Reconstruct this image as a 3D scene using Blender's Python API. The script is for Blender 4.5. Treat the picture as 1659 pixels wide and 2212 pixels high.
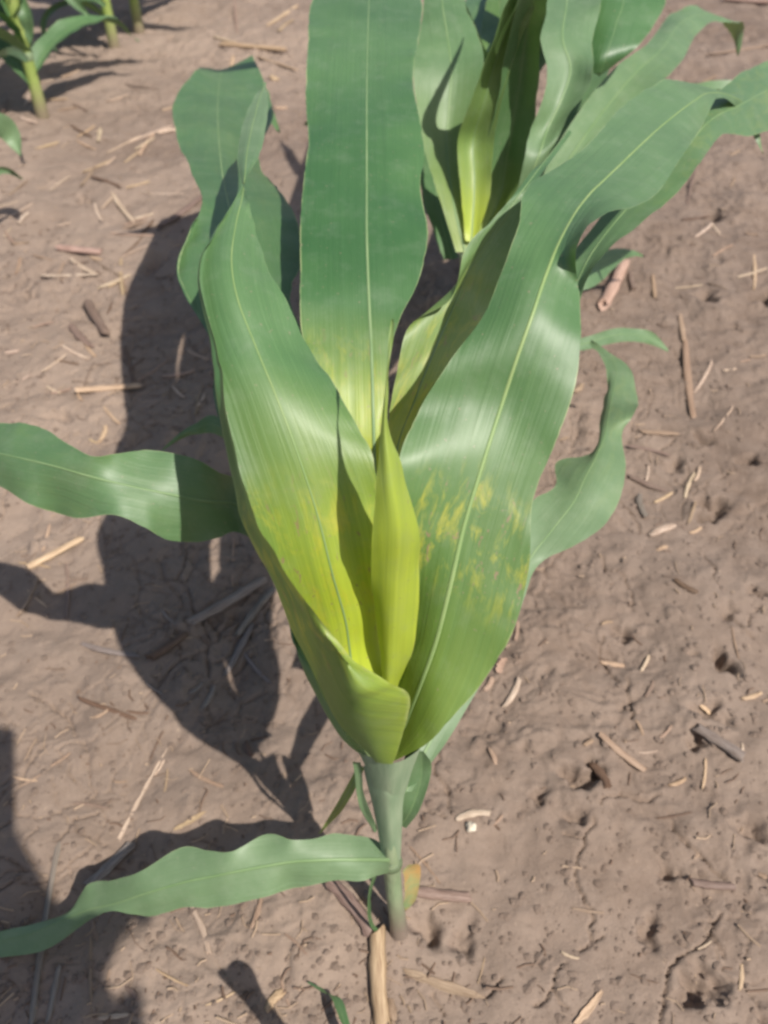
import bpy, bmesh, math, random
import numpy as np
from mathutils import Vector, Matrix

# ------------------------------------------------------------------ camera, sky, sun, exposure
scene = bpy.context.scene
for o in list(bpy.data.objects):
    bpy.data.objects.remove(o)
COL = scene.collection
R = math.radians
CAM_H = 0.70
PITCH = R(45)
FOCAL = 1915.6                       # focal length in units of a 1659 x 2212 view (60 degrees tall)
cd = bpy.data.cameras.new('camera')
cam = bpy.data.objects.new('camera', cd)
COL.objects.link(cam)
cam.location = (0, 0, CAM_H)
cam.rotation_euler = (R(90) - PITCH, 0, 0)
cd.sensor_fit = 'VERTICAL'
cd.angle = R(60)
cd.clip_start = 0.01
cd.clip_end = 500
cd.dof.use_dof = True
cd.dof.focus_distance = 0.47
cd.dof.aperture_fstop = 7.0
cd.dof.aperture_blades = 0
scene.camera = cam

SUN_EL = R(54)
SHX, SHY = -0.64, 0.77               # where shadows point on the ground
world = bpy.data.worlds.new('World')
scene.world = world
world.use_nodes = True
wn = world.node_tree
bg = wn.nodes['Background']
sky = wn.nodes.new('ShaderNodeTexSky')
sky.sky_type = 'NISHITA'
sky.sun_disc = False
sky.sun_elevation = SUN_EL
sky.sun_rotation = math.atan2(-SHX, -SHY)
sky.air_density = 1.0
sky.dust_density = 2.0
wn.links.new(sky.outputs['Color'], bg.inputs['Color'])
bg.inputs['Strength'].default_value = 0.09
sl = bpy.data.lights.new('sun', 'SUN')
sun = bpy.data.objects.new('sun', sl)
COL.objects.link(sun)
sl.energy = 4.3
sl.angle = R(0.55)
sl.color = (1.0, 0.94, 0.86)
sdir = Vector((SHX * math.cos(SUN_EL), SHY * math.cos(SUN_EL), -math.sin(SUN_EL)))
sun.rotation_euler = sdir.to_track_quat('-Z', 'Y').to_euler()
scene.view_settings.view_transform = 'Standard'
scene.view_settings.look = 'None'
scene.view_settings.exposure = 0.50
scene.view_settings.gamma = 1.0
scene.cycles.pixel_filter_type = 'BLACKMAN_HARRIS'
scene.cycles.filter_width = 2.8
scene.view_settings.use_curve_mapping = False

# ------------------------------------------------------------------ helpers
SP, CP = math.sin(PITCH), math.cos(PITCH)

def ray(px, py):
    x = (px - 829.5) / FOCAL
    y = -(py - 1106.0) / FOCAL
    return Vector((x, CP + SP * y, y * CP - SP))

def at_depth(px, py, d):
    return Vector((0, 0, CAM_H)) + ray(px, py) * d

def depth_for(px, py, z):
    return (z - CAM_H) / ray(px, py).z

def at(px, py, z=0.0):
    return at_depth(px, py, depth_for(px, py, z))

def link(o, parent=None):
    COL.objects.link(o)
    if parent is not None:
        o.parent = parent
        o.matrix_parent_inverse = parent.matrix_world.inverted()
    return o

def tag(o, label=None, cat=None, group=None, kind=None):
    if label: o['label'] = label
    if cat: o['category'] = cat
    if group: o['group'] = group
    if kind: o['kind'] = kind
    return o

def mesh_obj(name, verts, faces, mat, parent=None, smooth=True, uv=None, attr=None):
    me = bpy.data.meshes.new(name)
    me.from_pydata([tuple(v) for v in verts], [], faces)
    if mat: me.materials.append(mat)
    if smooth:
        me.polygons.foreach_set('use_smooth', [True] * len(me.polygons))
    if uv is not None:
        lay = me.uv_layers.new(name='UVMap')
        li = np.empty(len(me.loops), dtype=np.int32)
        me.loops.foreach_get('vertex_index', li)
        lay.data.foreach_set('uv', np.asarray(uv, dtype=np.float32)[li].ravel())
    if attr is not None:
        for k, vals in attr.items():
            a = me.attributes.new(k, 'FLOAT', 'POINT')
            a.data.foreach_set('value', np.asarray(vals, dtype=np.float32))
    me.update()
    o = bpy.data.objects.new(name, me)
    if parent is not None:
        # geometry is authored in world space; bring it into the parent's frame
        me.transform(Matrix.Translation(-parent.location))
        COL.objects.link(o)
        o.parent = parent
    else:
        COL.objects.link(o)
    return o

def empty(name, loc):
    o = bpy.data.objects.new(name, None)
    o.location = loc
    o.empty_display_size = 0.05
    COL.objects.link(o)
    return o

# ------------------------------------------------------------------ materials
def new_mat(name):
    m = bpy.data.materials.new(name)
    m.use_nodes = True
    nt = m.node_tree
    return m, nt, nt.nodes['Principled BSDF'], nt.nodes['Material Output']

class NB:
    def __init__(s, nt): s.nt = nt
    def n(s, t, **kw):
        o = s.nt.nodes.new(t)
        for k, v in kw.items(): setattr(o, k, v)
        return o
    def l(s, a, b): s.nt.links.new(a, b)
    def noise(s, vec, scale, detail=3, rough=0.55, dist=0.0):
        o = s.n('ShaderNodeTexNoise')
        o.inputs['Scale'].default_value = scale
        o.inputs['Detail'].default_value = detail
        o.inputs['Roughness'].default_value = rough
        o.inputs['Distortion'].default_value = dist
        if vec is not None: s.l(vec, o.inputs['Vector'])
        return o.outputs['Fac']
    def ramp(s, fac, a, b, ca=(0, 0, 0, 1), cb=(1, 1, 1, 1)):
        o = s.n('ShaderNodeValToRGB')
        o.color_ramp.elements[0].position = a; o.color_ramp.elements[0].color = ca
        o.color_ramp.elements[1].position = b; o.color_ramp.elements[1].color = cb
        s.l(fac, o.inputs['Fac'])
        return o.outputs['Color']
    def mix(s, fac, a, b, mode='MIX'):
        o = s.n('ShaderNodeMix', data_type='RGBA', blend_type=mode)
        if isinstance(fac, (int, float)): o.inputs[0].default_value = fac
        else: s.l(fac, o.inputs[0])
        for i, v in ((6, a), (7, b)):
            if isinstance(v, tuple): o.inputs[i].default_value = v
            else: s.l(v, o.inputs[i])
        return o.outputs[2]
    def math(s, op, a, b=None, clamp=False):
        o = s.n('ShaderNodeMath', operation=op, use_clamp=clamp)
        for i, v in ((0, a), (1, b)):
            if v is None: continue
            if isinstance(v, (int, float)): o.inputs[i].default_value = v
            else: s.l(v, o.inputs[i])
        return o.outputs[0]

def leaf_material():
    m, nt, p, out = new_mat('maize_leaf')
    b = NB(nt)
    uv = b.n('ShaderNodeUVMap', uv_map='UVMap').outputs['UV']
    def stretch(sx, sy):
        mp = b.n('ShaderNodeMapping')
        mp.inputs['Scale'].default_value = (sx, sy, 1)
        b.l(uv, mp.inputs['Vector'])
        return mp.outputs['Vector']
    obj = b.n('ShaderNodeTexCoord').outputs['Object']
    ch = b.n('ShaderNodeAttribute', attribute_name='chlor').outputs['Fac']
    veins = b.noise(stretch(620, 5), 1.0, 3, 0.65)
    wide = b.noise(stretch(160, 3), 1.0, 3, 0.6)
    tone = b.noise(obj, 9, 3)
    col = b.mix(b.ramp(tone, 0.35, 0.68), (0.036, 0.112, 0.030, 1), (0.064, 0.156, 0.044, 1))
    # young tissue of the whorl: yellow green
    mott = b.noise(stretch(110, 42), 1.0, 6, 0.72, 0.5)
    young = b.math('ADD', ch, b.math('MULTIPLY', b.math('SUBTRACT', wide, 0.5), b.math('MULTIPLY', ch, 1.1)), clamp=True)
    col = b.mix(b.math('MULTIPLY', young, 0.92, clamp=True), col, (0.49, 0.58, 0.036, 1))
    # chlorotic yellow patches and small brown scars where the whorl was damaged
    sp = b.n('ShaderNodeAttribute', attribute_name='patch').outputs['Fac']
    pz = b.math('MULTIPLY', b.math('MULTIPLY', b.ramp(mott, 0.49, 0.66), sp), 0.6)
    col = b.mix(pz, col, (0.50, 0.45, 0.035, 1))
    scar = b.noise(stretch(190, 80), 1.0, 4, 0.7, 0.6)
    sc = b.math('MULTIPLY', b.ramp(scar, 0.615, 0.65), sp)
    col = b.mix(b.math('MULTIPLY', sc, 0.8), col, (0.25, 0.16, 0.10, 1))
    # fine parallel veins
    col = b.mix(b.math('MULTIPLY', b.ramp(veins, 0.48, 0.70), b.math('MULTIPLY', b.ramp(tone, 0.35, 0.65), 0.28)), col, b.mix(1.0, col, (1.9, 1.55, 1.8, 1), 'MULTIPLY'))
    col = b.mix(b.math('MULTIPLY', b.ramp(wide, 0.5, 0.75), 0.25), col, b.mix(1.0, col, (0.55, 0.62, 0.6, 1), 'MULTIPLY'))
    dust2 = b.noise(obj, 25, 4, 0.7)
    # thin pale margin
    ed = b.n('ShaderNodeAttribute', attribute_name='edge').outputs['Fac']
    col = b.mix(b.math('MULTIPLY', b.ramp(ed, 0.975, 0.992), b.math('MULTIPLY', b.ramp(dust2, 0.42, 0.62), 0.55)), col, (0.42, 0.46, 0.22, 1))
    # dust and wax bloom speckle
    dust = b.noise(obj, 60, 5, 0.7)
    col = b.mix(b.math('MULTIPLY', b.ramp(dust, 0.5, 0.8), 0.16), col, (0.30, 0.34, 0.27, 1))
    spk = b.noise(obj, 420, 2, 0.5)
    col = b.mix(b.math('MULTIPLY', b.ramp(spk, 0.70, 0.74), 0.55), col, (0.26, 0.20, 0.14, 1))
    bl = b.n('ShaderNodeAttribute', attribute_name='bloom').outputs['Fac']
    bn = b.math('MULTIPLY', bl, b.math('ADD', b.math('MULTIPLY', dust, 0.7), 0.5), clamp=True)
    col = b.mix(b.math('MULTIPLY', bn, 0.62), col, (0.215, 0.290, 0.165, 1))
    b.l(col, p.inputs['Base Color'])
    rr = b.n('ShaderNodeMapRange')
    b.l(b.noise(stretch(60, 10), 1.0, 4), rr.inputs['Value'])
    rr.inputs['To Min'].default_value = 0.42
    rr.inputs['To Max'].default_value = 0.60
    b.l(b.math('ADD', rr.outputs['Result'], b.math('MULTIPLY', bl, 0.14)), p.inputs['Roughness'])
    p.inputs['Specular IOR Level'].default_value = 0.7
    p.inputs['Coat Weight'].default_value = 0.2
    p.inputs['Coat Roughness'].default_value = 0.40
    hsum = b.math('ADD', b.math('MULTIPLY', veins, 0.5), wide)
    bp = b.n('ShaderNodeBump')
    bp.inputs['Strength'].default_value = 0.5
    bp.inputs['Distance'].default_value = 0.0011
    b.l(hsum, bp.inputs['Height'])
    b.l(bp.outputs['Normal'], p.inputs['Normal'])
    tr = b.n('ShaderNodeBsdfTranslucent')
    tc = b.mix(1.0, col, (1.5, 1.4, 0.5, 1), 'MULTIPLY')
    b.l(tc, tr.inputs['Color'])
    mx = b.n('ShaderNodeMixShader')
    b.l(b.math('ADD', b.math('MULTIPLY', ch, 0.15), 0.14), mx.inputs[0])
    b.l(p.outputs[0], mx.inputs[1]); b.l(tr.outputs[0], mx.inputs[2])
    b.l(mx.outputs[0], out.inputs['Surface'])
    return m

def plain_mat(name, c1, c2, scale, rough=0.6, bump=0.0, bscale=None, trans=0.0, stretch=(1, 1, 1), spec=0.4):
    m, nt, p, out = new_mat(name)
    b = NB(nt)
    tc = b.n('ShaderNodeTexCoord').outputs['Object']
    mp = b.n('ShaderNodeMapping'); mp.inputs['Scale'].default_value = stretch
    b.l(tc, mp.inputs['Vector'])
    v = mp.outputs['Vector']
    col = b.mix(b.ramp(b.noise(v, scale, 4), 0.35, 0.65), c1, c2)
    b.l(col, p.inputs['Base Color'])
    p.inputs['Roughness'].default_value = rough
    p.inputs['Specular IOR Level'].default_value = spec
    if bump:
        bp = b.n('ShaderNodeBump'); bp.inputs['Strength'].default_value = bump
        bp.inputs['Distance'].default_value = 0.001
        b.l(b.noise(v, bscale or scale * 3, 4), bp.inputs['Height'])
        b.l(bp.outputs['Normal'], p.inputs['Normal'])
    return m

def straw_material():
    m, nt, p, out = new_mat('dry_straw')
    b = NB(nt)
    oi = b.n('ShaderNodeObjectInfo')
    uvm = b.n('ShaderNodeTexCoord').outputs['UV']
    mp = b.n('ShaderNodeMapping'); mp.inputs['Scale'].default_value = (3, 26, 1)
    b.l(uvm, mp.inputs['Vector'])
    ad = b.n('ShaderNodeVectorMath', operation='ADD')
    cb = b.n('ShaderNodeCombineXYZ')
    b.l(b.math('MULTIPLY', oi.outputs['Random'], 37.0), cb.inputs[0])
    b.l(b.math('MULTIPLY', oi.outputs['Random'], 11.0), cb.inputs[1])
    b.l(mp.outputs['Vector'], ad.inputs[0]); b.l(cb.outputs[0], ad.inputs[1])
    fib = b.noise(ad.outputs[0], 1.0, 5, 0.65)
    mp2 = b.n('ShaderNodeMapping'); mp2.inputs['Scale'].default_value = (5, 3, 1)
    b.l(ad.outputs[0], mp2.inputs['Vector'])
    blot = b.noise(ad.outputs[0], 0.7, 4, 0.6)
    col = b.mix(b.math('MULTIPLY', b.ramp(fib, 0.36, 0.66), 0.75), b.mix(1.0, oi.outputs['Color'], (0.42, 0.36, 0.32, 1), 'MULTIPLY'), oi.outputs['Color'])
    col = b.mix(b.math('MULTIPLY', b.ramp(blot, 0.55, 0.75), 0.45), col, (0.17, 0.115, 0.082, 1))
    b.l(col, p.inputs['Base Color'])
    p.inputs['Roughness'].default_value = 0.62
    p.inputs['Specular IOR Level'].default_value = 0.35
    bp = b.n('ShaderNodeBump'); bp.inputs['Strength'].default_value = 0.5; bp.inputs['Distance'].default_value = 0.0007
    b.l(fib, bp.inputs['Height']); b.l(bp.outputs['Normal'], p.inputs['Normal'])
    return m

def soil_material():
    m, nt, p, out = new_mat('dry_soil')
    b = NB(nt)
    tc = b.n('ShaderNodeTexCoord').outputs['Object']
    n1 = b.noise(tc, 5, 5, 0.6, 0.3)
    n2 = b.noise(tc, 38, 5, 0.65)
    n3 = b.noise(tc, 260, 4, 0.7)
    n4 = b.noise(tc, 1100, 2, 0.6)
    col = b.mix(b.ramp(n1, 0.34, 0.68), (0.150, 0.107, 0.081, 1), (0.200, 0.151, 0.120, 1))
    col = b.mix(b.math('MULTIPLY', b.ramp(n2, 0.40, 0.68), 0.55), col, (0.240, 0.184, 0.147, 1))
    col = b.mix(b.math('MULTIPLY', b.ramp(n3, 0.55, 0.72), 0.45), col, (0.105, 0.072, 0.056, 1))
    col = b.mix(b.math('MULTIPLY', b.ramp(n4, 0.60, 0.72), 0.40), col, (0.30, 0.235, 0.195, 1))
    n5 = b.noise(tc, 16, 6, 0.7, 0.5)
    col = b.mix(b.math('MULTIPLY', b.ramp(n5, 0.50, 0.70), 0.42), col, (0.112, 0.078, 0.060, 1))
    left_fac = b.n('ShaderNodeAttribute', attribute_name='pale_left').outputs['Fac']
    col = b.mix(b.math('MULTIPLY', left_fac, 0.42), col, (0.37, 0.285, 0.222, 1))
    mp = b.n('ShaderNodeMapping'); mp.inputs['Scale'].default_value = (1, 0.22, 1); mp.inputs['Rotation'].default_value = (0, 0, 0.9)
    b.l(tc, mp.inputs['Vector'])
    fl = b.noise(mp.outputs['Vector'], 330, 3, 0.6, 0.8)
    col = b.mix(b.math('MULTIPLY', b.ramp(fl, 0.66, 0.72), 0.5), col, (0.36, 0.27, 0.20, 1))
    b.l(col, p.inputs['Base Color'])
    p.inputs['Roughness'].default_value = 0.93
    p.inputs['Specular IOR Level'].default_value = 0.2
    h = b.math('ADD', b.math('MULTIPLY', b.noise(tc, 120, 6, 0.7), 1.0), b.math('MULTIPLY', n4, 0.25))
    bp = b.n('ShaderNodeBump'); bp.inputs['Strength'].default_value = 0.6; bp.inputs['Distance'].default_value = 0.0035
    b.l(h, bp.inputs['Height']); b.l(bp.outputs['Normal'], p.inputs['Normal'])
    return m

M_LEAF = leaf_material()
M_RIB = plain_mat('leaf_midrib', (0.135, 0.22, 0.090, 1), (0.18, 0.26, 0.12, 1), 40, 0.5, stretch=(1, 1, 1))
M_STALK = plain_mat('green_stalk', (0.19, 0.26, 0.14, 1), (0.26, 0.32, 0.19, 1), 30, 0.5, 0.25, 120, stretch=(3, 3, 0.5))
def foot_gradient(m, z0, z1, dark):
    nt = m.node_tree; b = NB(nt); p = nt.nodes['Principled BSDF']
    src = p.inputs['Base Color'].links[0].from_socket
    sx = b.n('ShaderNodeSeparateXYZ'); b.l(b.n('ShaderNodeTexCoord').outputs['Object'], sx.inputs[0])
    mr = b.n('ShaderNodeMapRange'); b.l(sx.outputs[2], mr.inputs['Value'])
    mr.inputs['From Min'].default_value = z0; mr.inputs['From Max'].default_value = z1
    mr.inputs['To Min'].default_value = 1; mr.inputs['To Max'].default_value = 0
    b.l(b.mix(b.math('MULTIPLY', mr.outputs['Result'], 0.9), src, dark), p.inputs['Base Color'])
foot_gradient(M_STALK, .015, .075, (.19, .135, .115, 1))
M_NODE = plain_mat('stalk_node', (0.08, 0.11, 0.055, 1), (0.13, 0.17, 0.09, 1), 80, 0.6, 0.3, 200)
M_SHEATH = plain_mat('leaf_sheath', (0.18, 0.26, 0.155, 1), (0.26, 0.33, 0.21, 1), 45, 0.5, 0.3, 160, stretch=(3, 3, 0.4))
foot_gradient(M_SHEATH, .04, .09, (.20, .15, .125, 1))
M_YSTALK = plain_mat('yellow_green_stalk', (0.22, 0.30, 0.07, 1), (0.30, 0.36, 0.11, 1), 30, 0.5, 0.2, 120, stretch=(3, 3, 0.5))
foot_gradient(M_YSTALK, .01, .07, (.20, .15, .11, 1))
M_ROOT = plain_mat('brown_stalk_foot', (0.11, 0.085, 0.06, 1), (0.20, 0.19, 0.11, 1), 60, 0.7, 0.4, 150)
M_WITHER = plain_mat('withered_leaf', (0.20, 0.27, 0.12, 1), (0.46, 0.26, 0.09, 1), 45, 0.6, 0.2, 120)
M_YRIB = plain_mat('young_midrib', (0.17, 0.26, 0.09, 1), (0.22, 0.30, 0.115, 1), 40, 0.5)
M_STRAW = straw_material()
M_SOIL = soil_material()
M_STONE = plain_mat('pale_pebble', (0.40, 0.34, 0.26, 1), (0.72, 0.65, 0.53, 1), 160, 0.7, 0.4, 500)

# ------------------------------------------------------------------ ground: one sheet, fine near the camera
RNG = np.random.RandomState(7)
TAB = RNG.rand(256, 256)

def vn(x, y, s, off=0.0):
    x = np.asarray(x) * s + off * 17.31; y = np.asarray(y) * s + off * 9.77
    xi = np.floor(x).astype(int); yi = np.floor(y).astype(int)
    fx = x - xi; fy = y - yi
    fx = fx * fx * fx * (fx * (fx * 6 - 15) + 10); fy = fy * fy * fy * (fy * (fy * 6 - 15) + 10)
    g = lambda a, c: TAB[a & 255, c & 255]
    return (g(xi, yi) * (1 - fx) + g(xi + 1, yi) * fx) * (1 - fy) + (g(xi, yi + 1) * (1 - fx) + g(xi + 1, yi + 1) * fx) * fy - 0.5

def fbm(x, y, s, o, n=3, gain=0.5):
    r = 0; a = 1.0
    for i in range(n):
        r = r + a * vn(x, y, s * 2.03 ** i, o + i * 3.1); a *= gain
    return r

def crack_dist(x, y, s, seed):
    xs = x * s; ys = y * s
    xi = np.floor(xs).astype(int); yi = np.floor(ys).astype(int)
    d1 = np.full(np.shape(x), 9.0); d2 = np.full(np.shape(x), 9.0)
    for i in (-1, 0, 1):
        for j in (-1, 0, 1):
            cx = xi + i; cy = yi + j
            jx = TAB[(cx + seed) & 255, cy & 255]; jy = TAB[cx & 255, (cy + seed * 3) & 255]
            d = np.hypot(cx + jx - xs, cy + jy - ys)
            m = d < d1
            d2 = np.where(m, d1, np.minimum(d2, d)); d1 = np.where(m, d, d1)
    return (d2 - d1) / s

PITS = []      # x, y, radius, depth : small holes in the crusted soil
for (px, py, rad, dep) in [(1544, 1090, .013, .014), (1530, 1115, .010, .012), (1615, 998, .009, .012), (1460, 1000, .010, .008),
                           (1520, 950, .009, .008), (1561, 1437, .011, .013), (1246, 1690, .012, .011), (1283, 1668, .008, .008),
                           (1542, 465, .016, .018), (1525, 635, .016, .012), (1650, 638, .016, .016), (1520, 1540, .010, .009),
                           (1345, 1360, .009, .008), (1400, 2008, .009, .008), (1510, 2140, .012, .010), (1530, 2110, .010, .008),
                           (1628, 1282, .008, .007), (1570, 1325, .009, .006), (1500, 1605, .009, .007), (1240, 1775, .007, .007),
                           (915, 2005, .011, .010), (1500, 180, .03, .02), (1000, 2030, .01, .006), (1450, 1880, .008, .006),
                           (1620, 1790, .010, .007), (1560, 1560, .008, .006), (1160, 1730, .007, .005), (330, 560, .02, .01),
                           (60, 630, .012, .008), (180, 430, .014, .008), (130, 905, .012, .008)]:
    q = at(px, py, 0)
    PITS.append((q.x, q.y, rad, dep))
rl = random.Random(5)
for _ in range(45):
    PITS.append((rl.uniform(-1.0, 1.1), rl.uniform(0.2, 2.6), rl.uniform(.004, .010), rl.uniform(.002, .006)))
LUMPS = [(rl.uniform(-1.0, 1.1), rl.uniform(0.2, 2.7), rl.uniform(.005, .017), rl.uniform(.35, .8)) for _ in range(420)]

CRACKS = []
for (reg, pts) in [(6, [(1050, 0), (1055, 100), (1060, 170), (1080, 220)]), (6, [(225, 270), (222, 420), (270, 490), (295, 590)]),
                   (6, [(900, 620), (850, 700), (850, 760), (820, 850), (850, 960), (885, 1010), (890, 1060), (905, 1130)]),
                   (6, [(1230, 590), (1250, 660), (1300, 720), (1380, 780), (1470, 850)]),
                   (6, [(1450, 1000), (1420, 1040), (1425, 1110), (1340, 1150), (1270, 1190), (1220, 1260), (1215, 1380), (1190, 1500)]),
                   (6, [(790, 1210), (740, 1270), (730, 1340), (700, 1370), (650, 1420)]), (6, [(730, 1350), (790, 1420)]),
                   (6, [(930, 560), (960, 520), (1020, 500), (1100, 520), (1180, 500)]), (6, [(170, 580), (260, 620)]), (6, [(1425, 1110), (1470, 1190)]),
                   (6, [(850, 1180), (950, 1110)]), (6, [(760, 690), (850, 700)]), (6, [(440, 1360), (520, 1310)]), (6, [(200, 1370), (250, 1450)]),
                   (4, [(1020, 690), (1060, 740), (1100, 820)]), (4, [(940, 940), (960, 990), (1040, 1030), (1070, 1100), (1075, 1150)]),
                   (4, [(1370, 920), (1420, 1000), (1410, 1060)]), (4, [(1440, 1170), (1520, 1230), (1600, 1290)]),
                   (4, [(945, 1270), (940, 1340), (970, 1430), (1010, 1486)]), (4, [(1180, 480), (1260, 420), (1340, 470)]), (4, [(1620, 1150), (1560, 1230)]),
                   (5, [(240, 700), (330, 590), (420, 560)]), (5, [(140, 60), (260, 130), (330, 230)]), (3, [(600, 380), (680, 330), (760, 350)])]:
    ox, oy = {3: (0, 734.5), 4: (829.5, 734.5), 5: (0, 1468.8), 6: (829.5, 1468.8)}[reg]
    q = [at(ox + a / 2, oy + c / 2, 0) for a, c in pts]
    for i in range(len(q) - 1): CRACKS.append((q[i].x, q[i].y, q[i + 1].x, q[i + 1].y))

def ground_h(x, y):
    x = np.asarray(x, dtype=float); y = np.asarray(y, dtype=float)
    wx = x + 0.02 * fbm(x, y, 22, 1.0, 3); wy = y + 0.02 * fbm(x, y, 22, 5.0, 3)
    h = 0.016 * fbm(x, y, 3.2, 2.0, 2) + 0.013 * fbm(x, y, 13, 3.0, 3)
    rough = np.clip(0.5 + 1.2 * fbm(x, y, 4.0, 8.0, 2) + 0.35 * x, 0.25, 1.25)
    h = h + rough * (0.0048 * fbm(wx, wy, 45, 4.0, 4, 0.60))
    rid = 1 - np.abs(fbm(wx, wy, 60, 6.0, 3)) * 2
    h = h + rough * 0.0022 * rid
    cd1 = crack_dist(wx, wy, 9.5, 11)
    mk = np.clip(0.55 + 2.2 * fbm(x, y, 5.0, 12.0, 2) + 0.35 * (x - 0.05), 0, 1)
    h = h - mk * 0.005 * np.exp(-(cd1 / 0.0013) ** 2) + mk * 0.0012 * np.exp(-(cd1 / 0.006) ** 2)
    cd2 = crack_dist(wx + 3.1, wy, 24.0, 29)
    h = h - mk * 0.0035 * np.exp(-(cd2 / 0.0011) ** 2)
    cx_ = x + 0.005 * fbm(x, y, 90, 41.0, 2); cy_ = y + 0.005 * fbm(x, y, 90, 47.0, 2)
    for (ax, ay, bx, by) in CRACKS:
        m = (x > min(ax, bx) - .012) & (x < max(ax, bx) + .012) & (y > min(ay, by) - .012) & (y < max(ay, by) + .012)
        if not np.any(m): continue
        ux, uy = bx - ax, by - ay
        l2 = ux * ux + uy * uy + 1e-9
        tt = np.clip(((cx_[m] - ax) * ux + (cy_[m] - ay) * uy) / l2, 0, 1)
        dd = np.hypot(cx_[m] - ax - tt * ux, cy_[m] - ay - tt * uy)
        h[m] = np.minimum(h[m], h[m] - 0.0055 * np.exp(-(dd / 0.0011) ** 2) + 0.0006 * np.exp(-(dd / 0.006) ** 2))
    for (a, c, rad, dep) in PITS:
        m = (np.abs(x - a) < rad * 2.6) & (np.abs(y - c) < rad * 2.6)
        if not np.any(m): continue
        xx = x[m] - a; yy = y[m] - c
        ang = np.arctan2(yy, xx)
        rr = np.hypot(xx, yy) / (rad * (1 + 0.28 * np.sin(2 * ang + a * 90) + 0.2 * np.sin(3 * ang + c * 70) + 0.14 * np.sin(5 * ang + a * 40)))
        h[m] = h[m] - 1.5 * dep * np.exp(-rr ** 3.4) * (0.9 + 0.7 * fbm(x[m], y[m], 140, c * 10, 2)) + dep * 0.06 * np.exp(-((rr - 1.35) / 0.35) ** 2)
    for (a, c, rad, k) in LUMPS:
        m = (np.abs(x - a) < rad * 1.8) & (np.abs(y - c) < rad * 1.8)
        if not np.any(m): continue
        xx = x[m] - a; yy = y[m] - c
        ang = np.arctan2(yy, xx)
        rr = np.hypot(xx, yy) / (rad * (1 + 0.25 * np.sin(2 * ang + c * 50) + 0.18 * np.sin(4 * ang + a * 60)))
        h[m] = h[m] + k * rad * 0.6 * np.clip(1 - rr ** 2, 0, 1) ** 0.8 * (0.75 + 1.1 * fbm(x[m], y[m], 120, a * 10, 2))
    return h

def gh(x, y):
    return float(ground_h(np.array([x]), np.array([y]))[0])

def axis_lines(lo, hi, step_fn, far):
    v = [lo]
    while v[-1] < hi: v.append(v[-1] + step_fn(v[-1]))
    up = []; s = step_fn(hi) * 1.5; c = v[-1]
    while c < far: c += s; s *= 1.45; up.append(c)
    dn = []; s = step_fn(lo) * 1.5; c = lo
    while c > -far: c -= s; s *= 1.45; dn.append(c)
    return np.array(dn[::-1] + v + up)

gx = axis_lines(-1.15, 1.25, lambda t: 0.0018 + 0.0026 * min(1.0, max(0, abs(t) - 0.45) / 0.4), 60)
gy = axis_lines(0.14, 2.8, lambda t: 0.0015 + 0.0021 * max(0.0, t - 0.25), 60)
GX, GY = np.meshgrid(gx, gy)
GZ = ground_h(GX.ravel(), GY.ravel())
far_fade = np.clip((6 - np.hypot(GX.ravel(), GY.ravel())) / 3, 0, 1)
GZ = GZ * far_fade
nx, ny = len(gx), len(gy)
me = bpy.data.meshes.new('ground')
me.vertices.add(nx * ny)
me.vertices.foreach_set('co', np.stack([GX.ravel(), GY.ravel(), GZ], 1).astype(np.float32).ravel())
idx = (np.arange(ny - 1)[:, None] * nx + np.arange(nx - 1)[None, :]).ravel()
quads = np.stack([idx, idx + 1, idx + nx + 1, idx + nx], 1).astype(np.int32)
me.loops.add(quads.size); me.loops.foreach_set('vertex_index', quads.ravel())
me.polygons.add(len(quads))
me.polygons.foreach_set('loop_start', np.arange(len(quads), dtype=np.int32) * 4)
me.polygons.foreach_set('use_smooth', np.ones(len(quads), dtype=bool))
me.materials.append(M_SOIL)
me.update(calc_edges=True)
pale_left = np.clip(0.45 - 0.75 * GX.ravel() + 1.0 * fbm(GX.ravel(), GY.ravel(), 2.3, 31.0, 3), 0, 1)  # soil colour paler towards the left, broken up by noise
me.attributes.new('pale_left', 'FLOAT', 'POINT').data.foreach_set('value', pale_left.astype(np.float32))
ground = bpy.data.objects.new('ground', me)
COL.objects.link(ground)
ground['kind'] = 'structure'

# ------------------------------------------------------------------ leaf builder
def catmull(P, t):
    """P: (n, ..., 3) control rows, t in [0, n-1] array -> interpolated"""
    n = len(P)
    i = np.clip(np.floor(t).astype(int), 0, n - 2); f = (t - i)
    f = f.reshape((-1,) + (1,) * (P.ndim - 1))
    p0 = P[np.maximum(i - 1, 0)]; p1 = P[i]; p2 = P[i + 1]; p3 = P[np.minimum(i + 2, n - 1)]
    return 0.5 * ((2 * p1) + (-p0 + p2) * f + (2 * p0 - 5 * p1 + 4 * p2 - p3) * f * f + (-p0 + 3 * p1 - 3 * p2 + p3) * f ** 3)

def smooth_off(G, k=1):
    for _ in range(k):
        H = G.copy(); H[1:-1] = 0.25 * G[:-2] + 0.5 * G[1:-1] + 0.25 * G[2:]; G = H
    return G

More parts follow.
